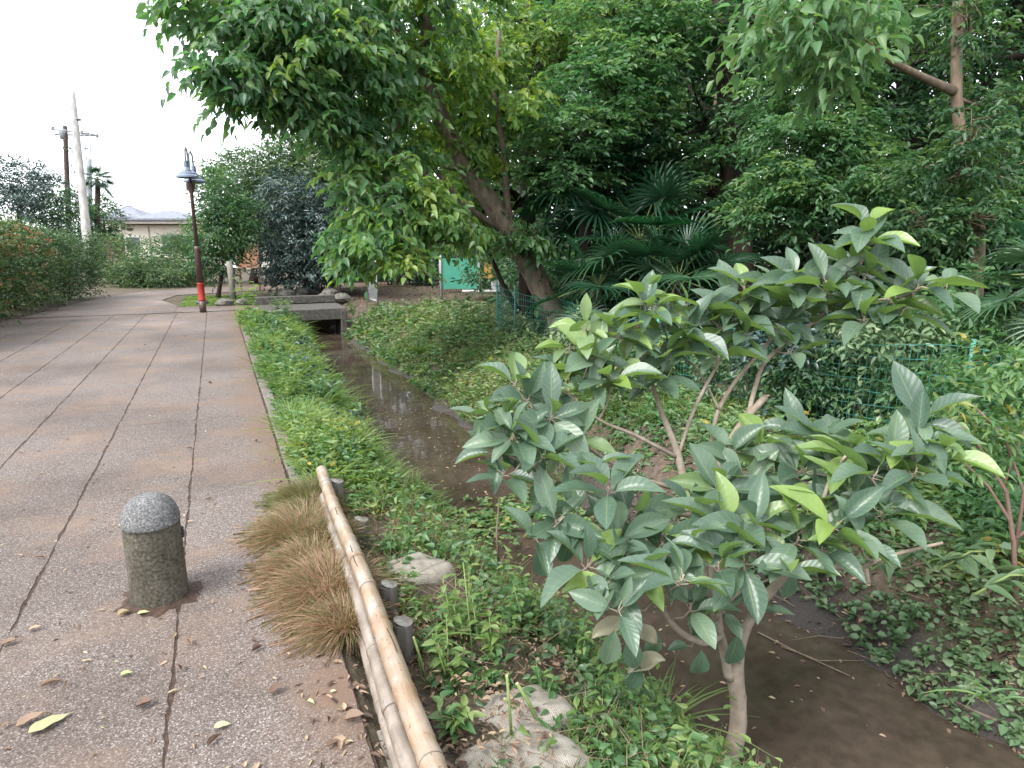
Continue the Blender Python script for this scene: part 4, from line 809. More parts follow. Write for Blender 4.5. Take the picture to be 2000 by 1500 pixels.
# ---------------------------------------------------------------- palms
def fan(cl, c0, dr, nn, L, nseg=26, spread=150, tint=.4, dead=False):
    """one fan leaf: narrow folded segments radiating from the hub"""
    dr = nrm(dr); X = nrm(np.cross(dr, nn)); nn = np.cross(X, dr)
    a = np.radians(np.linspace(-spread, spread, nseg)+rs.uniform(-2, 2, nseg)); 
    dd = dr[None]*np.cos(a)[:, None]+X[None]*np.sin(a)[:, None]+nn[None]*.12
    Ls = L*(.72+.28*np.cos(a*.55))*rs.uniform(.93, 1.05, nseg)
    p = np.repeat(c0[None], nseg, 0)
    V, Q, U, T = emit(p, dd, np.repeat(nn[None], nseg, 0), Ls, L*.055, T_PALM, np.clip(tint+rs.normal(0, .12, nseg), 0, 1))
    # droop of the outer half under gravity
    r = np.linalg.norm(V-c0, axis=1); V[:, 2] -= np.maximum(0, r/L-.55)**2*L*.9
    cl.add((V, Q, U, T))
T_PALM = leaf_template(lambda t: 1.0 if t < .65 else max(.05, (1-t)/.35), 5, 3, 0.0, .5)
def palm(label, base, top, nf, L, grp='windmill palms in the wood', tint=.4, name='palm_tree', low=-.9):
    root = thing(name, label, 'palm', base, grp); base = np.array(base, float); top = np.array(top, float)
    tb = MB(); pts = [base-ZZ*.1+(top-base+ZZ*.1)*i/8+rs.uniform(-.02, .02, 3) for i in range(9)]; tb.tube(pts, [.10, .09, .09, .10, .10, .11, .12, .12, .08], 10, wob=.12)
    tb.build('trunk', M['barkdark'], root); cl = Cloud(); pb = MB()
    for i in range(nf):
        az = i*2.399+rs.uniform(-.2, .2); el = 1.25-(1.25-low)*(i/max(1, nf-1))**.9; d = np.array([cos(az)*cos(el), sin(az)*cos(el), sin(el)])
        pl = L*rs.uniform(.8, 1.2); hub = top+d*pl-ZZ*.12*pl
        pb.tube([top, top+d*pl*.5, hub], [.012, .009, .007], 4, caps=False)
        up = nrm(ZZ+d*-.2+rs.normal(0, .15, 3)); fd = nrm(d*.9-ZZ*.25); fan(cl, hub, fd, up-fd*np.dot(up, fd), L*rs.uniform(.85, 1.1), tint=tint+rs.uniform(-.25, .25))
    pb.build('leaf_stalk', M['stem'], root); cl.build('fan_leaves', M['palm'], root); return root
g = G(1150, 11.5); palm('tall shaded palm right of the leaning trunk', g, D(1140, 350, 11.5), 20, .85, tint=.15)
g = G(1255, 10.8); palm('middle palm with broad bright fan leaves', g, D(1250, 470, 10.8), 20, .80, tint=.5)
g = G(1335, 10.2); palm('low palm with fans spreading right', g, D(1325, 545, 10.2), 16, .72, tint=.55)
g = G(1170, 10.6); palm('low palm with hanging leaves beside the leaning trunk', g, D(1170, 560, 10.6), 18, .66, tint=.4, low=-1.2)
g = G(1230, 12.6); palm('tall dark palm behind the middle palm', g, D(1215, 310, 12.6), 18, .9, tint=.1)
g = G(2030, 5.4); palm('palm whose fan leaves enter from the right picture edge', g, D(2060, 545, 5.4), 14, .42, tint=.75)
g = G(200, 32, 0); palm('distant palm right of the tall leaning pole', g, D(190, 350, 32), 14, .5, 'windmill palms in the wood', tint=.3)

# ---------------------------------------------------------------- green mesh fence
FP = [(4.95, 11.9), (4.75, 11.0), (5.0, 9.8), (5.15, 8.5), (5.0, 7.0), (4.95, 5.6), (5.05, 4.2), (5.2, 2.8), (5.3, 1.4), (5.4, 0)]
fx = np.array(FP)
seg = np.r_[0, np.cumsum(np.linalg.norm(np.diff(fx, axis=0), axis=1))]
def fpt(s): return np.array([np.interp(s, seg, fx[:, 0]), np.interp(s, seg, fx[:, 1])])
fr = thing('mesh_fence', 'teal green wire mesh fence along the top of the right bank', 'fence', (4.95, 11.9, -.1))
def ftop(s): return .80-.22*math.exp(-((s-4.5)/2.5)**2)+.03*sin(s*3)
mb = MB(); s = 0.0
while s <= seg[-1]:
    x, y = fpt(s); t = ftop(s); g = -.14; mb.tube([(x, y, g), (x+.02*sin(s*4), y, t)], .0032, 3, caps=False); s += .06
for k in range(9):
    pts = []; 
    for s in np.arange(0, seg[-1]+.1, .2):
        x, y = fpt(s); t = ftop(s); z = -.1+(t+.1)*k/8+.012*sin(s*5+k); pts.append((x+.02*sin(s*4)*k/8, y, z))
    mb.tube(pts, .0036, 3, caps=False)
mb.build('wire_mesh', M['greenwire'], fr)
for s in (0.0, 1.2, 3.2, 5.2, 7.2, 8.9, 10.8):
    x, y = fpt(s); mb = MB(); mb.tube([(x+.03, y, -.2), (x+.03, y, ftop(s)+.07)], .018, 8); mb.build('fence_post', M['greenwire'], fr)

# ---------------------------------------------------------------- bank shrubs by the fence
BG = 'leafy bushes along the fence'
for (px, py, d, rx, ry, rd, n, mat, size, lab) in [(1420, 700, 6.9, 55, 45, .3, 18, 'ivy', .07, 'ivy clump climbing the fence left of the sapling stems'), (1580, 720, 6.2, 90, 60, .3, 46, 'deep', .07, 'dark glossy creeper bush on the fence behind the sapling'), (1540, 660, 6.4, 70, 40, .3, 22, 'blue', .09, 'dark climber with pointed leaves on the fence top'),
        (1730, 650, 5.8, 90, 40, .3, 40, 'ivy', .075, 'pale green compound leaved bush above the fence'), (1790, 740, 5.6, 80, 50, .3, 34, 'maple', .06, 'mid green bush hanging over the fence right of the tall sapling leaf'), (1880, 600, 5.9, 90, 70, .4, 50, 'maple', .07, 'tall leafy bush below the pale trunk'),
        (1950, 760, 4.7, 70, 70, .3, 42, 'maple', .075, 'light green bush with compound leaves at the right edge'), (1930, 900, 4.4, 80, 60, .3, 40, 'maple', .07, 'leafy bush at the right edge under the compound leaved one'), (1970, 1020, 3.9, 70, 70, .3, 36, 'maple', .06, 'lowest bush at the right edge above the mud'),
        (1150, 650, 9.3, 60, 30, .3, 24, 'ivy', .08, 'small bush at the right foot of the leaning tree'), (1030, 650, 11.3, 45, 40, .3, 24, 'ivy', .08, 'pale climber behind the curved fence end'), (1260, 690, 8.2, 90, 40, .3, 40, 'weed', .08, 'bush in front of the fence between tree and sapling')]:
    cc = D(px, py, d); g = np.array([cc[0], cc[1], hz(cc[0], cc[1])])
    shrub('bank_bush', lab, 'bush', g, [(cc, (rx*d/FPX, rd, ry*d/FPX), n, 6), ((cc+g)/2, (rx*d/FPX*.7, rd*.8, max(.12, (cc[2]-g[2])*.5)), n//2, 5)], mat, size, BG, k=5, flat=.7, stems=4, trunk_r=.012, bark='twig', tint=(.1, .9))

# ================================================================ THE BROAD-LEAVED SAPLING
fb = D(1423, 1500, 2.80); fb[2] = min(fb[2], -.60)
c = thing('broadleaf_sapling', 'young tree with very large glossy leaves leaning over the stream', 'sapling', fb)
tb = MB(); nodes = []
def br(pts, r, n=10, cutend=False):
    q = np.array(trk(pts)); rr = np.array(r) if np.ndim(r) else np.linspace(r, r*.6, len(q))
    # smooth path by Catmull-Rom
    out = []; ro = []
    for i in range(len(q)-1):
        p0 = q[max(0, i-1)]; p1 = q[i]; p2 = q[i+1]; p3 = q[min(len(q)-1, i+2)]
        for t in np.linspace(0, 1, 5)[:-1]: 
            out.append(.5*((2*p1)+(-p0+p2)*t+(2*p0-5*p1+4*p2-p3)*t*t+(-p0+3*p1-3*p2+p3)*t**3)); ro.append(rr[i]*(1-t)+rr[i+1]*t)
    out.append(q[-1]); ro.append(rr[-1]); tb.tube(out, ro, n, wob=.05)
    for o_, r_ in zip(out, ro): nodes.append((o_, r_))
    return out
br([(1370, 1550, 2.86), (1410, 1498, 2.84), (1438, 1440, 2.82), (1442, 1375, 2.80), (1436, 1320, 2.78), (1440, 1270, 2.76)], [.075, .050, .037, .034, .036, .030], 16)
br([(1438, 1290, 2.76), (1460, 1220, 2.74), (1500, 1160, 2.72), (1550, 1115, 2.70), (1585, 1100, 2.70)], [.026, .021, .020, .019, .021])
br([(1585, 1102, 2.70), (1640, 1108, 2.68), (1690, 1108, 2.66)], [.015, .013, .012])
br([(1685, 1108, 2.66), (1740, 1085, 2.6), (1842, 1060, 2.5)], [.010, .008, .006])
br([(1690, 1108, 2.66), (1695, 1140, 2.66)], [.012, .011])
br([(1575, 1100, 2.70), (1585, 1050, 2.72), (1600, 1000, 2.75), (1625, 930, 2.8), (1660, 880, 2.85)], [.014, .012, .010, .008, .006])
br([(1585, 1050, 2.72), (1680, 1000, 2.7), (1740, 960, 2.7), (1790, 880, 2.7)], [.010, .009, .008, .006])
br([(1425, 1325, 2.77), (1412, 1260, 2.74), (1395, 1200, 2.72), (1378, 1150, 2.70)], [.024, .020, .018, .014])
br([(1410, 1240, 2.73), (1375, 1255, 2.66), (1330, 1235, 2.6), (1300, 1200, 2.58), (1282, 1162, 2.56)], [.016, .016, .014, .013, .013])
br([(1395, 1215, 2.72), (1420, 1180, 2.66), (1450, 1150, 2.62)], [.011, .010, .008])
# rear stems
br([(1405, 1230, 2.76), (1375, 1100, 2.95), (1345, 990, 3.1), (1325, 890, 3.2), (1290, 800, 3.25), (1265, 720, 3.3), (1240, 640, 3.3)], [.022, .022, .021, .019, .013, .010, .008])
br([(1325, 890, 3.2), (1360, 790, 3.3), (1430, 660, 3.4), (1460, 600, 3.4)], [.010, .009, .007, .005])
br([(1400, 1170, 2.8), (1385, 1020, 3.05), (1395, 930, 3.2), (1440, 840, 3.3), (1495, 775, 3.4)], [.022, .022, .021, .020, .018])
br([(1385, 900, 3.2), (1400, 810, 3.35), (1440, 740, 3.4), (1500, 670, 3.45), (1530, 600, 3.5)], [.012, .011, .010, .009, .007])
br([(1405, 800, 3.35), (1360, 720, 3.4), (1320, 690, 3.4)], [.008, .006, .004])
br([(1460, 815, 3.35), (1480, 740, 3.4), (1500, 700, 3.4), (1570, 645, 3.35), (1640, 580, 3.3), (1680, 520, 3.25), (1690, 470, 3.2)], [.013, .012, .012, .011, .009, .007, .006])
br([(1610, 610, 3.32), (1680, 590, 3.2), (1760, 580, 3.1), (1800, 560, 3.0)], [.008, .007, .006, .004])
br([(1325, 895, 3.2), (1240, 850, 3.1), (1170, 820, 3.05), (1110, 770, 3.0)], [.011, .009, .007, .005])
br([(1345, 960, 3.1), (1240, 930, 3.0), (1140, 870, 2.95), (1050, 820, 2.9)], [.012, .010, .007, .005])
br([(1365, 1010, 3.05), (1250, 990, 2.9), (1120, 950, 2.8), (1020, 900, 2.75)], [.012, .010, .007, .005])
br([(1375, 1080, 2.95), (1300, 1050, 2.8), (1180, 1030, 2.65), (1100, 1010, 2.6)], [.012, .010, .007, .005])
for (e, r_) in (((1283, 1160, 2.56), .0125), ((1497, 773, 3.4), .0175), ((1695, 1142, 2.66), .010)):
    q = D(*e); mb = MB(); mb.tube([q-UP*.001, q+UP*.004], [r_*1.02, r_*.9], 10); mb.build('cut_end', M['cut'], c)
nodes_p = np.array([n_[0] for n_ in nodes])
cl = Cloud(); tw = tb
def rosette(px, py, d, k=7, L=.19, face=(-.15, -.35, .9), spread=.95, tint=(.2, .75), young=False):
    c0 = D(px, py, d); face = nrm(np.array(face)+rs.normal(0, .22, 3)); i = int(np.argmin(np.linalg.norm(nodes_p-c0+ZZ*.05, axis=1))); s0 = nodes_p[i]
    mid = (s0+c0)/2-ZZ*.02+rs.normal(0, .01, 3); tw.tube([s0, mid, c0-face*.02, c0+face*.02], [.0055, .0045, .004, .003], 6)
    a = nrm(np.cross(face, [.3, .5, .1])); b = np.cross(face, a); az = rs.uniform(0, 6.28)
    for j in range(k):
        an = az+j*2.399; rr = .55+.45*(j/k) if j < k-1 else .25
        d_ = a*cos(an)+b*sin(an); lv = nrm(d_*spread*(rr+.2)+face*(1.1-rr)+rs.normal(0, .14, 3)-ZZ*.26*rr)
        Lf = L*rs.uniform(.85, 1.30)*(.8 if j >= k-2 else 1); st = c0+face*(-.03+.045*j/k)+lv*.03
        tw.tube([c0+face*(-.03+.045*j/k), st+lv*.004], [.0022, .0018], 5, caps=False)
        nml = nrm(face*.8+ZZ*.35-d_*.2+rs.normal(0, .22, 3))
        T = leaf_template(lambda t, p_=rs.uniform(.8, 1.1): max(.03, math.sin(pi*t**p_)**.8) if 0 < t < 1 else .03, 9, 5, rs.uniform(.05, .38), rs.uniform(.15, .55), rs.uniform(.004, .016))
        tt = T[0].copy(); tt[:, 0] += rs.uniform(-.08, .08)*tt[:, 1]**2; 
        tn = rs.uniform(*tint); tn = rs.uniform(.9, 1) if (young or rs.uniform() < .12) else tn  # stray leaves also take the bright tint, painted as if glowing with backlight
        cl.add(emit(st[None], lv[None], nml[None], Lf, Lf*rs.uniform(.40, .50), (tt, T[1], T[2]), tn))
R_ = [(1300, 640, 3.35, 7, .19), (1345, 600, 3.4, 6, .18), (1260, 575, 3.35, 4, .17), (1400, 690, 3.35, 6, .18), (1290, 740, 3.2, 6, .17), (1190, 740, 3.1, 6, .17), (1540, 680, 3.3, 5, .18), (1620, 550, 3.2, 6, .20), (1450, 560, 3.4, 5, .18), (1120, 670, 3.15, 7, .17), (1200, 655, 3.25, 6, .17), (1380, 600, 3.4, 6, .18), (1430, 590, 3.4, 6, .18), (1510, 560, 3.4, 7, .19), (1560, 540, 3.3, 7, .19), (1590, 620, 3.3, 6, .18), (1690, 625, 3.1, 6, .18), (1690, 440, 3.2, 4, .19), (1010, 750, 2.95, 6, .17), (960, 810, 2.9, 6, .16), (1140, 640, 3.2, 5, .16),
 # px, py, depth, leaves, length
 (1690, 470, 3.2, 6, .20), (1650, 520, 3.2, 7, .20), (1610, 565, 3.25, 7, .21), (1560, 600, 3.3, 7, .20), (1700, 545, 3.15, 7, .19), (1650, 610, 3.2, 6, .18), (1740, 590, 3.1, 7, .19), (1800, 560, 3.0, 7, .19), (1770, 610, 3.05, 6, .18), (1850, 560, 2.95, 3, .16),
 (1480, 590, 3.4, 7, .19), (1530, 640, 3.4, 7, .19), (1440, 620, 3.4, 7, .19), (1400, 640, 3.4, 6, .19), (1350, 650, 3.35, 7, .19), (1470, 660, 3.35, 5, .17),
 (1250, 620, 3.3, 7, .18), (1280, 590, 3.3, 5, .16), (1215, 650, 3.25, 6, .18), (1300, 690, 3.3, 6, .18), (1220, 700, 3.2, 6, .18), (1160, 700, 3.15, 7, .18), (1110, 720, 3.1, 7, .17), (1170, 750, 3.1, 6, .18), (1080, 760, 3.0, 7, .17), (1260, 740, 3.2, 5, .17),
 (1030, 790, 2.95, 7, .17), (990, 820, 2.9, 6, .16), (1070, 820, 2.9, 7, .17), (1010, 860, 2.8, 7, .16), (970, 880, 2.8, 6, .15), (1050, 890, 2.75, 7, .17), (990, 925, 2.75, 6, .15), (1110, 860, 2.9, 6, .16), (1060, 940, 2.75, 5, .15),
 (1190, 960, 2.6, 7, .19), (1130, 1000, 2.6, 7, .17), (1080, 1020, 2.6, 6, .16), (1040, 1050, 2.6, 5, .15), (1240, 1000, 2.7, 7, .18), (1200, 1060, 2.5, 7, .17), (1140, 1100, 2.5, 7, .17), (1290, 1060, 2.55, 7, .18), (1190, 1140, 2.4, 7, .16), (1250, 1130, 2.4, 7, .16),
 (1300, 960, 2.9, 6, .18), (1350, 990, 2.8, 7, .19), (1400, 960, 2.9, 7, .19), (1460, 940, 2.95, 7, .19), (1350, 1060, 2.6, 7, .18), (1420, 1040, 2.6, 7, .19), (1480, 1030, 2.65, 7, .19), (1520, 980, 2.8, 7, .19), (1400, 1110, 2.45, 6, .17), (1330, 1130, 2.4, 6, .17), (1460, 1100, 2.5, 6, .17), (1270, 1180, 2.35, 6, .15),
 (1560, 920, 2.9, 7, .20), (1500, 870, 3.1, 7, .20), (1430, 890, 3.1, 6, .19), (1560, 850, 3.1, 6, .20), (1610, 860, 3.0, 6, .19), (1660, 880, 2.85, 7, .20), (1600, 1000, 2.7, 7, .20), (1660, 960, 2.75, 7, .20), (1560, 1050, 2.6, 7, .19), (1640, 1030, 2.6, 7, .20),
 (1700, 930, 2.75, 7, .20), (1740, 900, 2.75, 7, .20), (1790, 860, 2.7, 7, .20), (1780, 920, 2.65, 6, .20), (1720, 1000, 2.6, 6, .20), (1795, 810, 2.8, 4, .20), (1840, 890, 2.65, 4, .18), (1540, 1110, 2.5, 4, .16), (1610, 1080, 2.55, 4, .17), (1680, 1060, 2.6, 3, .17), (1400, 1180, 2.6, 5, .15), (1340, 1190, 2.5, 5, .15), (1480, 1190, 2.65, 3, .13), (1360, 1250, 2.6, 3, .13), (1210, 1190, 2.35, 4, .14), (1160, 920, 2.75, 5, .17)]
for a in R_:
    if a[1] > 930 and 1120 < a[0] < 1700 and rs.uniform() < .14: continue
    yg = a[0] < 1300 and a[1] < 720 and rs.uniform() < .4
    rosette(a[0]+rs.uniform(-10, 10), a[1]+rs.uniform(-8, 8), a[2]+rs.uniform(-.06, .06), a[3], a[4], young=yg)
# hanging lower leaves
for (px, py, d) in [(1230, 1240, 2.4), (1280, 1230, 2.45), (1370, 1270, 2.5), (1200, 1230, 2.35), (1060, 1060, 2.6), (1115, 1050, 2.6), (1440, 1240, 2.65), (1470, 1120, 2.5), (1550, 1120, 2.6), (1250, 1300, 2.45)]:
    q = D(px, py, d)[None]; L = rs.uniform(.12, .17); cl.add(emit(q, np.array([[rs.uniform(-.4, .2), rs.uniform(-.2, .3), -1]]), np.array([[-.5, -1, .2]]), L, L*.48, T_BIG, rs.uniform(.2, .8)))
tb.build('trunk', M['figbark'], c); cl.build('foliage', M['fig'], c)
cl = Cloud()
for (px, py, d, sd) in [(1230, 1222, 2.42, -1), (1215, 1235, 2.40, 1), (1300, 1290, 2.45, -1)]:
    T = leaf_template(ellip, 12, 5, .30, 1.1, .035); t_ = T[0].copy(); t_[:, 2] += .09*np.sin(t_[:, 1]*9); q = D(px, py, d)[None]
    cl.add(emit(q, (RT*sd*.9-ZZ*.25)[None], (ZZ-fh*.7)[None], .15, .065, (t_, T[1], T[2]), rs.uniform(.2, .9)))
cl.build('withered_leaves', M['withered'], c)

# ================================================================ GRASS TUSSOCKS
def tussock(px, py, r, h, n, tint, label):
    q = P(px, py, 0); q[2] = 0.0; root = tag(None or bpy.data.objects.new('x', None)) if False else None
    a = rs.uniform(0, 2*pi, n); rr = r*.55*np.sqrt(rs.uniform(0, 1, n)); p0 = np.stack([q[0]+rr*np.cos(a), q[1]+rr*np.sin(a)*1.2, np.zeros(n)-.01], 1)
    n = int(n*1.6) if False else n; lean = rs.uniform(.1, .8, n); d = np.stack([np.cos(a)*lean, np.sin(a)*lean, np.ones(n)*1.0], 1)+rs.normal(0, .48, (n, 3)); d[:, 0] -= .25
    L = h*rs.uniform(.5, 1.2, n)*1.15
    V, Q, U, T = emit(p0, d, np.stack([np.cos(a), np.sin(a), np.zeros(n)+.2], 1)*-1, L, .0042*rs.uniform(.7, 1.4, n), T_BLADE, np.clip(rs.uniform(tint[0], tint[1], n), 0, 1))
    # bend every blade outwards and down
    k = len(T_BLADE[0]); t = np.tile(T_BLADE[0][:, 1], n); out = np.repeat(nrm(np.stack([np.cos(a)-.35, np.sin(a)*.9, np.zeros(n)], 1)), k, 0); bend = np.repeat(rs.uniform(.2, .8, n)*L, k)
    V = V+out*(bend*t*t)[:, None]*.7; V[:, 2] -= bend*t**2.2*.75; V[:, 2] = np.maximum(V[:, 2], .004+rs.uniform(0, .01, len(V)))
    o = quads('grass_tussock', V, Q, M['dry'], None, U, T); return tag(o, label, 'grass tussock', 'grass tussocks beside the bamboo')
tussock(606, 972, .19, .14, 3000, (0, .6), 'greenest grass tussock at the far end of the bamboo poles')
tussock(585, 1040, .24, .15, 3400, (.1, .95), 'middle grass tussock, half green and half straw coloured')
tussock(640, 1055, .17, .14, 2000, (.0, .85), 'greenish tussock squeezed against the bamboo')
tussock(582, 1112, .21, .11, 2600, (.2, 1), 'low straw coloured tussock spreading onto the paving')
tussock(643, 1150, .23, .16, 4000, (.2, 1), 'driest reddish brown tussock nearest the camera')
tussock(672, 1222, .15, .13, 2200, (.15, 1), 'small dry tussock drooping into the gap by the bamboo')
tussock(610, 1100, .17, .14, 2200, (.1, 1), 'straw and green tussock in the middle of the clumps')
tussock(600, 1008, .17, .13, 2000, (.0, .8), 'low green tussock between the two farthest clumps')
tussock(630, 1190, .15, .11, 1800, (.2, 1), 'flattened straw tussock at the near paving side')
# strap-leaved tuft at the far bamboo end
def strap(name, label, q, n, L, w, mat, tint=(.3, .8), lean=.8, grp=None, out=.5):
    q = np.array(q, float); a = rs.uniform(0, 2*pi, n); d = np.stack([np.cos(a)*lean, np.sin(a)*lean, np.ones(n)], 1)+rs.normal(0, .2, (n, 3)); Ls = L*rs.uniform(.6, 1.2, n)
    V, Q, U, T = emit(np.repeat(q[None], n, 0)+rs.normal(0, .02, (n, 3))*np.array([1, 1, 0]), d, -np.stack([np.cos(a), np.sin(a), -.5+np.zeros(n)], 1), Ls, w*rs.uniform(.7, 1.2, n), T_BLADE, rs.uniform(tint[0], tint[1], n))
    k = len(T_BLADE[0]); t = np.tile(T_BLADE[0][:, 1], n); b = np.repeat(Ls, k); V = V+np.repeat(np.stack([np.cos(a), np.sin(a), np.zeros(n)], 1), k, 0)*(b*t*t*out)[:, None]; V[:, 2] -= b*t**2.3*rs.uniform(.35, .6)
    o = quads(name, V, Q, M[mat], None, U, T); return tag(o, label, 'plant', grp)
SG = 'strap leaved clumps on the banks'
def gp3(px, py, z0=-.1):
    q = P(px, py, z0)
    for _ in range(6): q = P(px, py, hz(q[0], q[1]))
    return q
for (px, py, n, L, lab) in [(520, 650, 60, .55, 'arching strap leaved clump where the far kerb begins'), (560, 660, 60, .6, 'arching strap leaved clump left of the culvert opening'), (610, 690, 50, .5, 'strap leaved clump at the water edge below the culvert'), (600, 760, 36, .4, 'strap leaved clump on the left bank midway'), (660, 800, 30, .4, 'strap leaved clump leaning over the water'),
        (820, 690, 50, .45, 'dark strap leaved clump on the right bank edge'), (720, 840, 24, .38, 'silvery strap leaved clump at the bank foot'), (650, 1010, 9, .30, 'pale strap leaves lying beside the far stake'), (740, 985, 10, .30, 'arching blade plant right of the stakes'), (820, 1270, 8, .32, 'curling green blade plant by the nearest stake'), (1380, 1460, 40, .42, 'dense strap leaved clump at the foot of the sapling'), (1290, 1430, 30, .38, 'strap leaved clump left of the sapling trunk'), (1930, 1370, 5, .22, 'single upright blade tuft on the mud at the right')]:
    strap('strap_plant', lab, gp3(px, py), n, L, .016 if L > .35 else .02, 'grass' if px < 1300 else 'weed', grp=SG)

# ================================================================ GROUND COVER
def scatter(name, n, xr, yr, ok, mat, size, hmax, kind='herb', tint=(0, 1), asp=.5, dpow=1.4, T=T_SMALL, k=5, up=.5, stem=False):
    """plants rooted on the terrain, thinned with distance"""
    x = rs.uniform(xr[0], xr[1], n*3); u = rs.uniform(0, 1, n*3); a, b = yr[0]+1.0, yr[1]+1.0
    e = 1-dpow; y = ((a**e)+(b**e-a**e)*u)**(1/e)-1.0
    m = ok(x, y); x = x[m][:n]; y = y[m][:n]; n = len(x); z = hgt(x, y); h = hmax*rs.uniform(.15, 1, n)*(.6+.4*np.sin(x*3.3+y*1.3)); sc_ = 1+np.maximum(0, y-7)*.06
    p0 = np.stack([x, y, z], 1); cl = Cloud(); patch = .5+.5*np.sin(x*2.1+1.3*np.sin(y*1.7))*np.cos(y*1.1+x); bt = tint[0]+(tint[1]-tint[0])*np.clip(.25+.5*patch+rs.normal(0, .18, n), 0, 1)
    if kind == 'herb':
        d0 = nrm(rs.normal(0, .45, (n, 3))+ZZ)
        for j in range(k):
            t = (j+1)/k; an = j*2.4+rs.uniform(0, 6.28, n); side = np.stack([np.cos(an), np.sin(an), np.zeros(n)], 1)
            pos = p0+d0*(h*t)[:, None]; d = side+ZZ*rs.uniform(-.35, .5, (n, 1)); L = size*rs.uniform(.6, 1.3, n)*sc_
            cl.add(emit(pos, d, ZZ*up+rs.normal(0, .35, (n, 3)), L, L*asp, T, np.clip(bt+rs.normal(0, .07, n), 0, 1)))
    else:
        for j in range(k):
            an = rs.uniform(0, 6.28, n); d = np.stack([np.cos(an)*.6, np.sin(an)*.6, np.ones(n)], 1)+rs.normal(0, .25, (n, 3)); L = (h*.7+hmax*.3)*rs.uniform(.6, 1.2, n)
            V, Q, U, Tt = emit(p0+rs.normal(0, .025, (n, 3))*np.array([1, 1, 0]), d, -np.stack([np.cos(an), np.sin(an), np.zeros(n)-.3], 1), L, size*sc_, T_BLADE, np.clip(bt+rs.normal(0, .1, n), 0, 1))
            kk = len(T_BLADE[0]); t = np.tile(T_BLADE[0][:, 1], n); b_ = np.repeat(L*rs.uniform(.2, .7, n), kk); V += np.repeat(np.stack([np.cos(an), np.sin(an), np.zeros(n)], 1), kk, 0)*(b_*t*t*.8)[:, None]; V[:, 2] -= b_*t**2.2*.6; cl.add((V, Q, U, Tt))
    return tag(cl.build(name, M[mat]), None, None, None, 'stuff')
XL = lambda y: np.interp(y, XLy, XLv); XR = lambda y: np.interp(y, XRy, XRv)
inL = lambda x, y: (x > .45) & (x < XL(y)-.12+.14*np.sin(y*2.7))
clump = lambda x, y: inL(x, y) & (np.sin(x*5.3+2*np.sin(y*2.1))+np.sin(y*4.3+x*2) > -.3)
clump2 = lambda x, y: inL(x, y) & (np.sin(x*8.1+3*np.sin(y*1.3))+np.sin(y*3.1+x*3) > .35)
scatter('bank_grass', 1500, (.48, 2.2), (4.4, 16.8), clump2, 'grass', .015, .52, 'grass', k=7, tint=(.1, 1))
scatter('bank_blades', 260, (.6, 2.2), (4.6, 16.8), lambda x, y: (x < XL(y)-.15) & (x > XL(y)-.7), 'pale', .014, .42, 'grass', k=6, tint=(.0, .8))
scatter('bank_grass', 900, (.48, 2.2), (4.4, 16.8), inL, 'pale', .010, .26, 'grass', k=5, tint=(.0, .9))
scatter('bank_herbs', 4200, (.48, 2.3), (4.6, 16.8), inL, 'weed', .060, .30, k=6, tint=(.0, .95))
scatter('bank_herbs', 700, (.55, 2.0), (4.8, 16.8), clump2, 'weed', .085, .48, k=8, tint=(.2, 1), T=T_MID, asp=.45)
scatter('bank_herbs', 500, (.8, 2.1), (5, 16.8), inL, 'blue', .075, .36, k=7, tint=(.3, 1))
scatter('bank_herbs', 2200, (.48, 2.1), (4.8, 12), clump, 'grass', .055, .36, k=7, tint=(.1, 1.0), asp=.30)
scatter('bank_herbs', 1800, (.48, 1.6), (4.3, 8.0), inL, 'grass', .075, .28, k=6, asp=.22, tint=(.3, .9))
near = lambda x, y: offbags(x, y) & (x > .66) & (x < XL(y)+.05) & ((np.sin(x*9+y*3)+np.sin(y*7-x*4) > -.6) | (x > 1.3))
scatter('weeds', 1150, (.6, 2.1), (.9, 4.8), near, 'weed', .050, .24, k=5, tint=(.1, .9), dpow=1.1, T=T_MID, asp=.58)
scatter('weeds', 520, (.9, 2.1), (.9, 3.4), lambda x, y: offbags(x, y) & (x > 1.1) & (x < XL(y)+.1), 'ivy', .042, .2, k=5, tint=(.1, .8), dpow=1.1, T=T_MID, asp=.7)
scatter('weeds', 500, (.62, 1.7), (1.0, 4.8), near, 'grass', .045, .34, k=7, tint=(.2, 1), dpow=1.1, T=T_MID, asp=.42)
scatter('edge_spill', 900, (.40, .62), (4.3, 16.5), lambda x, y: np.sin(y*3.1)+np.sin(y*7.7) > -.5, 'weed', .05, .22, k=6, tint=(.2, 1))
scatter('weed_grass', 800, (.62, 2.0), (.9, 4.8), near, 'grass', .006, .22, 'grass', k=5, tint=(0, .8), dpow=1.1)
inR = lambda x, y: (x > XR(y)+.10+.12*np.sin(y*3)) & (x < 4.95+.3*(y > 9))
scatter('right_bank_cover', 9000, (2.8, 6.6), (5.6, 17.2), lambda x, y: (x > XR(y)+.18) & (x < 5.0+(y > 11)*1.6), 'pale', .055, .32, k=5, tint=(0, .85), asp=.5)
scatter('right_bank_cover', 1700, (2.8, 5.1), (5.6, 17.0), lambda x, y: (x > XR(y)+.12), 'weed', .085, .46, k=7, tint=(.2, .9), asp=.45)
scatter('right_bank_ivy', 4600, (3.1, 5.2), (.7, 5.8), inR, 'ivy', .048, .10, k=4, tint=(.1, 1), asp=.8, dpow=1.1)
scatter('right_bank_weeds', 1700, (3.4, 5.2), (.7, 6.0), lambda x, y: (x > XR(y)+.65), 'weed', .075, .32, k=6, tint=(.2, .95), asp=.45, dpow=1.1, T=T_MID)
scatter('right_bank_grass', 1700, (2.8, 5.0), (5.0, 14), lambda x, y: (x > XR(y)+.05), 'grass', .008, .3, 'grass', k=6, tint=(.3, 1))
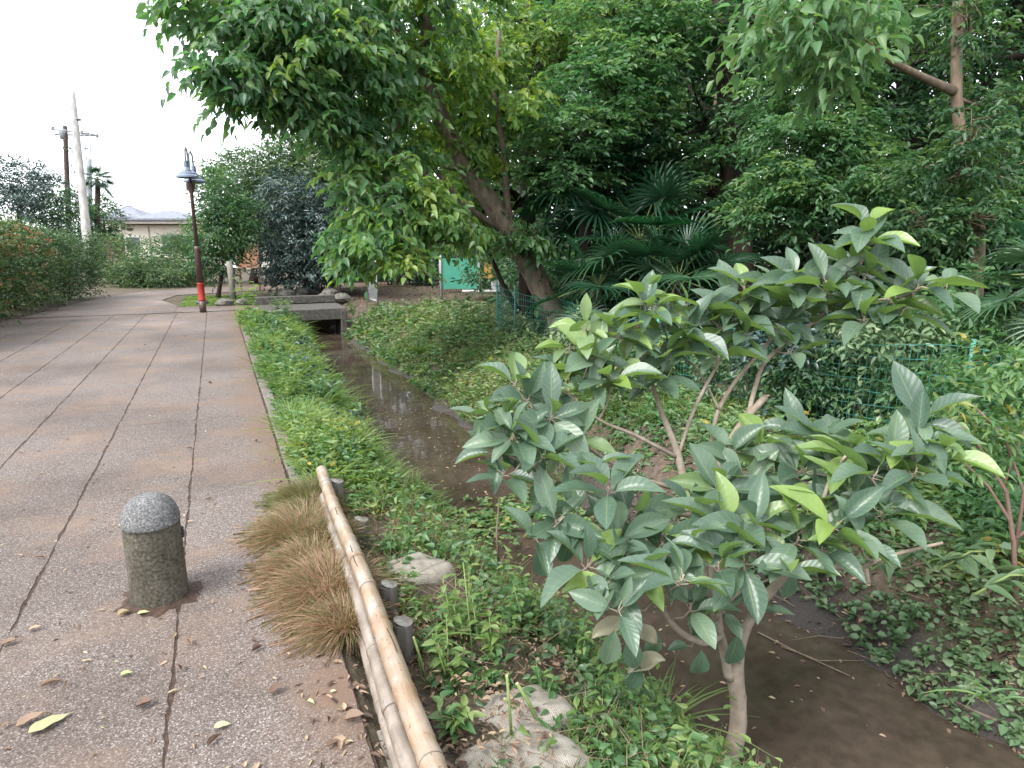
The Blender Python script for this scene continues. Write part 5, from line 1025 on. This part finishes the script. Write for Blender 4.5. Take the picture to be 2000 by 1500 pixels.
scatter('water_edge_weeds', 900, (1.5, 2.9), (4.3, 5.2), lambda x, y: (x > 1.55) & (x < 2.55) & (rs.uniform(0, 1, len(x)) < .8), 'weed', .05, .03, k=3, tint=(.4, 1), dpow=1.1)
for o in [o for o in COL.objects if o.name.startswith('water_edge_weeds')]: o.location.z = .12 if False else 0
scatter('far_grass', 1800, (-1.0, 1.0), (18.9, 22.5), lambda x, y: x > -.9, 'grass', .012, .12, 'grass', k=5)
scatter('wood_floor_plants', 3000, (5.3, 12), (3, 18), lambda x, y: x > 5.3, 'deep', .12, .35, k=5, tint=(0, .7))
scatter('hedge_foot_plants', 500, (-6, -4.3), (9, 24), lambda x, y: x < -4.3, 'hedge2', .07, .15, k=4)
# leaf litter
def litter(name, n, xr, yr, ok, size, dp=1.3, tint=(0, .9), zo=.006):
    x = rs.uniform(xr[0], xr[1], n*3); u = rs.uniform(0, 1, n*3); a, b = yr[0]+1.5, yr[1]+1.5; e = 1-dp; y = ((a**e)+(b**e-a**e)*u)**(1/e)-1.5
    m = ok(x, y); x = x[m][:n]; y = y[m][:n]; n = len(x); p = np.stack([x, y, np.maximum(hgt(x, y), -99)+zo+rs.uniform(0, .006, n)], 1); a_ = rs.uniform(0, 6.28, n)
    L = size*rs.uniform(.4, 1.4, n); return tag(quads(name, *[q for q in (lambda r: (r[0], r[1]))(emit(p, np.stack([np.cos(a_), np.sin(a_), rs.normal(0, .15, n)], 1), ZZ+rs.normal(0, .35, (n, 3)), L, L*rs.uniform(.2, .6, n), T_SMALL, 0.0))], M['litter'], None, None, np.repeat(rs.uniform(tint[0], tint[1], n), 6)), kind='stuff')
litter('path_litter', 1300, (-4, .33), (1.0, 17), lambda x, y: (x < .33), .022, tint=(.3, 1), zo=.014)
litter('joint_litter', 900, (-2.3, .33), (1.0, 12), lambda x, y: np.min(np.abs(x[:, None]-np.array([-2.2, -1.56, -.92, -.28])[None]), 1) < .02, .012, tint=(0, .6), zo=.010)
litter('edge_litter', 1500, (.15, .68), (1.0, 4.6), lambda x, y: (x > .345) | (rs.uniform(0, 1, len(x)) < .25), .035, tint=(0, .8), zo=.014)
litter('bank_litter', 2500, (.65, 2.0), (.9, 6), lambda x, y: (x < XL(y)+.05), .032, tint=(0, .8))
litter('bank_litter', 9000, (2.7, 5.1), (.7, 9), lambda x, y: x > XR(y)-.02, .038, tint=(0, .85))
litter('hedge_litter', 3500, (-6, -3.7), (9, 25), lambda x, y: x < -3.9+np.sin(y)*.15, .06, tint=(0, .5))
litter('yard_litter', 3500, (3.0, 12), (16, 26), lambda x, y: x > 3.2, .08, tint=(0, .6))
# straw and dead stalks
def sticks(name, n, xr, yr, ok, L, r, mat, zo=.02, el=.25):
    mb = MB(); cnt = 0
    while cnt < n:
        x = rs.uniform(*xr); y = rs.uniform(*yr)
        if not ok(x, y): continue
        cnt += 1; a = rs.uniform(0, 6.28); d = np.array([cos(a), sin(a), rs.uniform(-el*.3, el)]); l = L*rs.uniform(.4, 1.3); p0 = np.array([x, y, hz(x, y)+zo]); mb.tube([p0, p0+d*l*.5+rs.normal(0, .04, 3)*l, p0+d*l+rs.normal(0, .08, 3)*l], [r, r*.8, r*.4], 4, caps=False)
    return tag(mb.build(name, M[mat]), kind='stuff')
scatter('dry_weeds', 420, (.62, 1.7), (1.0, 5.0), near, 'dry', .005, .2, 'grass', k=6, tint=(.2, 1), dpow=1.1)
litter('bank_litter', 2200, (.62, 1.8), (1.0, 5.0), lambda x, y: np.sin(x*6+y*2)+np.sin(y*3.3) > -.2, .03, tint=(.1, .9), zo=.05)
sticks('dead_stalks', 380, (.7, 1.75), (1.0, 4.6), lambda x, y: True, .22, .0022, 'twig', el=.6)
sticks('dead_stalks', 260, (2.9, 4.9), (1.2, 7.5), lambda x, y: x > XR(y), .30, .003, 'twig', el=.4)
sticks('green_stalks', 170, (3.0, 4.6), (5.6, 8.2), lambda x, y: x > XR(y)+.15, .34, .0035, 'stem', el=2.2)
# ---------------------------------------------------------------- floating plants at the stream crossing
cl = Cloud(); n = 420; x = rs.uniform(1.55, 2.75, n); y = 4.75+rs.normal(0, .22, n)+(x-1.6)*.1; p0 = np.stack([x, y, np.full(n, WATER+.01)+rs.uniform(0, .05, n)], 1)
for j in range(3):
    an = rs.uniform(0, 6.28, n); L = rs.uniform(.03, .07, n); cl.add(emit(p0, np.stack([np.cos(an), np.sin(an), rs.uniform(0, .5, n)], 1), ZZ+rs.normal(0, .3, (n, 3)), L, L*.55, T_SMALL, rs.uniform(.3, 1, n)))
tag(cl.build('floating_weeds', M['weed']), kind='stuff')
n = 420; x = rs.uniform(1.7, 3.05, n); y = rs.uniform(1.2, 9, n); cl = Cloud(); a_ = rs.uniform(0, 6.28, n); L = rs.uniform(.015, .05, n)
cl.add(emit(np.stack([x, y, np.full(n, WATER+.004)], 1), np.stack([np.cos(a_), np.sin(a_), np.zeros(n)+.02], 1), np.repeat(ZZ[None], n, 0), L, L*.5, T_SMALL, rs.uniform(0, 1, n))); tag(cl.build('floating_leaves', M['litter']), kind='stuff')

# ================================================================ SINGLE FOREGROUND PLANTS
HGp = 'young leafy weeds on the left bank'
def weed(px, py, h, n, size, mat, label, lean=(0, 0), tint=(.3, .9)):
    q = gp3(px, py); root = thing('weed_plant', label, 'plant', q, HGp); st = MB(); cl = Cloud()
    for s in range(n):
        top = q+np.array([rs.uniform(-.3, .3)*h+lean[0], rs.uniform(-.3, .3)*h+lean[1], h*rs.uniform(.6, 1)]); mid = (q+top)/2+rs.uniform(-.03, .03, 3)
        st.tube([q, mid, top], [.004, .003, .0015], 5)
        k = 9; t = np.linspace(.25, 1, k); pp = q[None]*(1-t)[:, None]+top[None]*t[:, None]; an = np.arange(k)*2.4+s; L = size*rs.uniform(.7, 1.2, k)
        cl.add(emit(pp, np.stack([np.cos(an), np.sin(an), np.full(k, .25)], 1), np.repeat(ZZ[None], k, 0)+rs.normal(0, .25, (k, 3)), L, L*.5, T_MID, rs.uniform(tint[0], tint[1], k)))
    st.build('stem', M['stem'], root); cl.build('leaves', M[mat], root)
for a in [(905, 1260, .36, 5, .055, 'grass', 'bright lime weed in the middle of the left bank'), (960, 1290, .30, 4, .055, 'grass', 'lime weed with yellowing leaves beside the tall thin stalk'), (870, 1330, .24, 4, .05, 'grass', 'small lime weed right of the nearest stake'), (1010, 1220, .22, 4, .05, 'weed', 'green weed at the water edge below the hanging leaves'),
          (1120, 1300, .26, 5, .05, 'weed', 'weed with a yellow flower tint near the brown water'), (760, 1075, .14, 4, .04, 'weed', 'low weed between the stakes and the muddy sandbag'), (700, 1015, .16, 4, .05, 'weed', 'weed beside the second stake'), (890, 1440, .16, 5, .06, 'weed', 'broad leaved weed over the bamboo end'), (1060, 1360, .15, 5, .045, 'weed', 'weed right of the sandbags'), (1280, 1390, .2, 4, .05, 'weed', 'weed at the water edge left of the sapling trunk'),
          (520, 700, .5, 6, .09, 'weed', 'leafy plant on the upper left bank near the kerb'), (570, 780, .42, 6, .08, 'grass', 'tall bright plant halfway along the left bank'), (640, 760, .5, 5, .08, 'weed', 'tall plant leaning to the water halfway along the bank'), (610, 860, .34, 6, .06, 'grass', 'bushy bright plant beyond the far bamboo end'), (690, 880, .36, 6, .06, 'grass', 'bushy light green plant above the water bend'), (740, 930, .3, 5, .055, 'weed', 'low plant at the water bend near the far stake'),
          (490, 620, .9, 5, .16, 'yellowg', 'tall yellow green plant in front of the concrete post'), (540, 615, .5, 5, .10, 'weed', 'leafy plant at the near left corner of the culvert'), (590, 640, .6, 5, .09, 'weed', 'thin leafy plant before the culvert opening'), (560, 628, .6, 6, .11, 'weed', 'bushy plant hiding the left end of the culvert'), (690, 618, .4, 5, .10, 'weed', 'leafy plant on the right end of the culvert'), (470, 640, .4, 5, .10, 'grass', 'bright plant where the kerb begins'), (715, 830, .35, 2, .06, 'weed', 'sparse plant on the bank left of the water middle')]:
    weed(*a)
CG = 'cut green stems on the left bank'
for (px, py, d, tx, ty, r, lab) in [(1060, 1420, 1.95, 1010, 1335, .008, 'thick cut green stem leaning left above the sandbags'), (1085, 1405, 1.95, 985, 1335+30, .006, 'thin cut stem crossing the thick leaning one'), (1000, 1440, 1.9, 990, 1320, .006, 'upright cut stem behind the nearest sandbag'), (835, 1330, 2.15, 808, 1245, .005, 'short cut stem near the bamboo'), (925, 1290, 2.3, 905, 1100, .003, 'tall thin dry stalk standing above the weeds')]:
    q = gp3(px, py); dd = float((q-CC)@FW); tp = D(tx, ty, dd-.05); g = thing('cut_stem', lab, 'plant stem', q, CG); mb = MB(); mb.tube([q-ZZ*.03, (q+tp)/2+ZZ*.004, tp], [r, r*.9, r*.85], 8); mb.build('stem', M['stem'], g)
    mb = MB(); ax = nrm(tp-q); mb.tube([tp, tp+ax*.002], [r*.86, r*.8], 8); mb.build('cut_end', M['cut'], g)
# dead grey stick on the left bank, sticks on the right bank and in the water
def stick(label, pts, r, mat='twig', name='fallen_stick', grp='fallen sticks'):
    mb = MB(); mb.tube(pts, np.linspace(r, r*.5, len(pts)), 7, wob=.08); tag(mb.build(name, M[mat]), label, 'stick', grp)
q = gp3(735, 890); stick('bent pale dead stem standing at the water edge', [q, q+np.array([-.02, 0, .32]), q+np.array([-.06, 0, .42]), q+np.array([-.12, .02, .30])], .012, 'barkpale', 'dead_stem')
W = lambda px, py: P(px, py, WATER+.012)
stick('long thin twig floating at the right water edge', [W(1480, 1235), W(1560, 1275), W(1660, 1320)], .006)
stick('second thin twig crossing the floating one', [W(1525, 1262), W(1600, 1290), W(1690, 1290)], .004)
q = gp3(1870, 1380); stick('forked brown stick on the mud at the lower right', [gp3(1865, 1375)+ZZ*.01, gp3(1900, 1400)+ZZ*.03, gp3(1945, 1415)+ZZ*.02], .008, 'bark')
stick('brown twig standing in the water behind the hanging leaves', [D(975, 1120, 3.9), D(970, 1040, 3.9), D(975, 975, 3.9)], .008, 'bark')
stick('curved pale root stick on the right bank litter', [gp3(1980, 1130)+ZZ*.03, gp3(1950, 1150)+ZZ*.06, gp3(1925, 1170)+ZZ*.02], .014, 'barkpale')
# woody bare-stemmed shrub at the right edge
q = gp3(1985, 1180); rt = thing('woody_shrub', 'dark reddish bare stemmed shrub at the right picture edge', 'shrub', q); tb = MB()
dd = float((q-CC)@FW)
for pts, r in [([(1985, 1180), (1980, 1060), (1965, 960), (1905, 860), (1860, 815)], .013), ([(1985, 1120), (1975, 1020), (1930, 950), (1880, 900)], .011), ([(1982, 1080), (2000, 960), (1960, 850), (1900, 790)], .010), ([(1985, 1050), (2030, 1020), (2060, 990)], .010), ([(1960, 950), (1985, 880), (2010, 820)], .007)]:
    qq = [D(a, b, dd+.0) for a, b in pts]; tb.tube(qq, np.linspace(r, r*.4, len(qq)), 8, wob=.05)
tb.build('stem', M['brown'], rt); cl = Cloud()
for (px, py) in [(1900, 790), (1960, 800), (1990, 740), (1880, 850), (2000, 860), (1940, 700)]: blob(cl, D(px, py, dd+.1), (.14, .12, .08), 6, 4, .065, k=6, tint=(.4, .9), flat=.5, asp=.36, T=T_MID)
cl.build('foliage', M['weed'], rt)
# felled leafy branches on the right bank
for (px, py, lab, k) in [(1830, 1130, 'felled pale green leafy branch lying on the right bank', 9), (1900, 1180, 'second felled leafy branch with drooping leaves', 8), (1700, 1130, 'small leafy cutting below the sapling bough', 6)]:
    q = gp3(px, py)+ZZ*.05; rt = thing('felled_branch', lab, 'branch', q, 'felled leafy branches'); tb = MB(); e = q+RT*.30+ZZ*.10; tb.tube([q, (q+e)/2+ZZ*.05, e], [.007, .006, .003], 7); tb.build('stem', M['stem'], rt)
    cl = Cloud(); t = rs.uniform(.1, 1, (k*2, 1)); pp = q*(1-t)+e*t+ZZ*.03; an = rs.uniform(0, 6.28, k*2); L = rs.uniform(.09, .15, k*2); cl.add(emit(pp, np.stack([np.cos(an), np.sin(an), -.1+np.zeros(k*2)], 1), ZZ+rs.normal(0, .3, (k*2, 3)), L, L*.42, T_MID, rs.uniform(.3, .8, k*2))); cl.build('foliage', M['ivy'], rt)

# ================================================================ FALLEN LEAVES ON THE PATH (single ones)
def one_leaf(px, py, L, w, az, tint, fold, droop, label, grp='larger fallen leaves on the path', mat='litter'):
    q = P(px, py, .0); T = leaf_template(ovate, 8, 5, droop, fold, .02); d = np.array([cos(az), sin(az), 0])
    V, Q, U, Tn = emit(np.zeros((1, 3)), d[None], ZZ[None], L, w, T, tint); V[:, 2] -= V[:, 2].min()-.003
    o = quads('fallen_leaf', V, Q, M[mat], None, U, Tn); o.location = (q[0], q[1], .0045); return tag(o, label, 'leaf', grp)
for a in [(30, 1425, .085, .05, .3, .62, .35, -.2, 'curled brown leaf at the lower left corner'), (55, 1440, .13, .062, .55, .93, .15, .05, 'large pale green leaf at the lower left corner'), (418, 1428, .055, .035, .1, .98, .2, .1, 'oval yellow green leaf near the bottom of the path'),
          (265, 1385, .06, .045, -.1, .3, .5, -.3, 'dark brown curled leaf left of the centre joint'), (525, 1360, .06, .04, .3, .3, .45, -.3, 'dark rust leaf in the middle of the lower path'), (672, 1410, .07, .05, -.4, .5, .5, -.3, 'folded brown leaf at the path edge beside the bamboo'),
          (230, 1207, .05, .035, .5, .88, .6, -.1, 'pale tan leaf left of the bollard foot'), (268, 1203, .05, .03, .0, .95, .3, 0, 'pale green leaf in front of the bollard'), (600, 1372, .035, .018, -.9, .93, .5, 0, 'tiny dark green leaf on the lower path'), (235, 1325, .045, .028, .2, .95, .5, 0, 'small pale grey green leaf left of the centre joint'),
          (405, 1462, .06, .02, .8, .35, .9, 0, 'narrow brown leaf at the bottom of the path'), (80, 1345, .07, .02, .2, .6, .9, 0, 'narrow tan leaf at the lower left'), (55, 1235, .05, .03, .0, .75, .4, -.2, 'crumpled tan leaf at the left joint'), (645, 1355, .022, .016, 0, 1., .2, 0, 'tiny yellow leaf near the path edge'), (1, 1265, .06, .04, .2, .5, .4, -.2, 'rusty leaf at the left picture edge')]:
    one_leaf(*a)
protos = [one_leaf(-400, 1400, L_, w_, 0, t_, f_, dr_, 'small dry curled leaf lying on the paving', 'small dry leaves scattered on the paving') for L_, w_, t_, f_, dr_ in [(.035, .016, .7, .5, -.1), (.03, .017, .85, .3, -.05), (.045, .015, .5, .6, -.15), (.03, .012, .8, .5, 0), (.034, .02, .2, .9, -.2), (.035, .010, .88, .4, 0)]]
for i in range(110):
    u = rs.uniform(); yy = 1.9+10*u**1.9; xx = rs.uniform(max(-3.5, -.42*yy-.1), .28)
    o = protos[i] if i < 6 else protos[i % 6].copy()
    if i >= 6: COL.objects.link(o)
    o.location = (xx, yy, .0045); o.rotation_euler = (0, 0, rs.uniform(0, 6.28)); s_ = rs.uniform(.7, 1.3); o.scale = (s_, s_, s_)
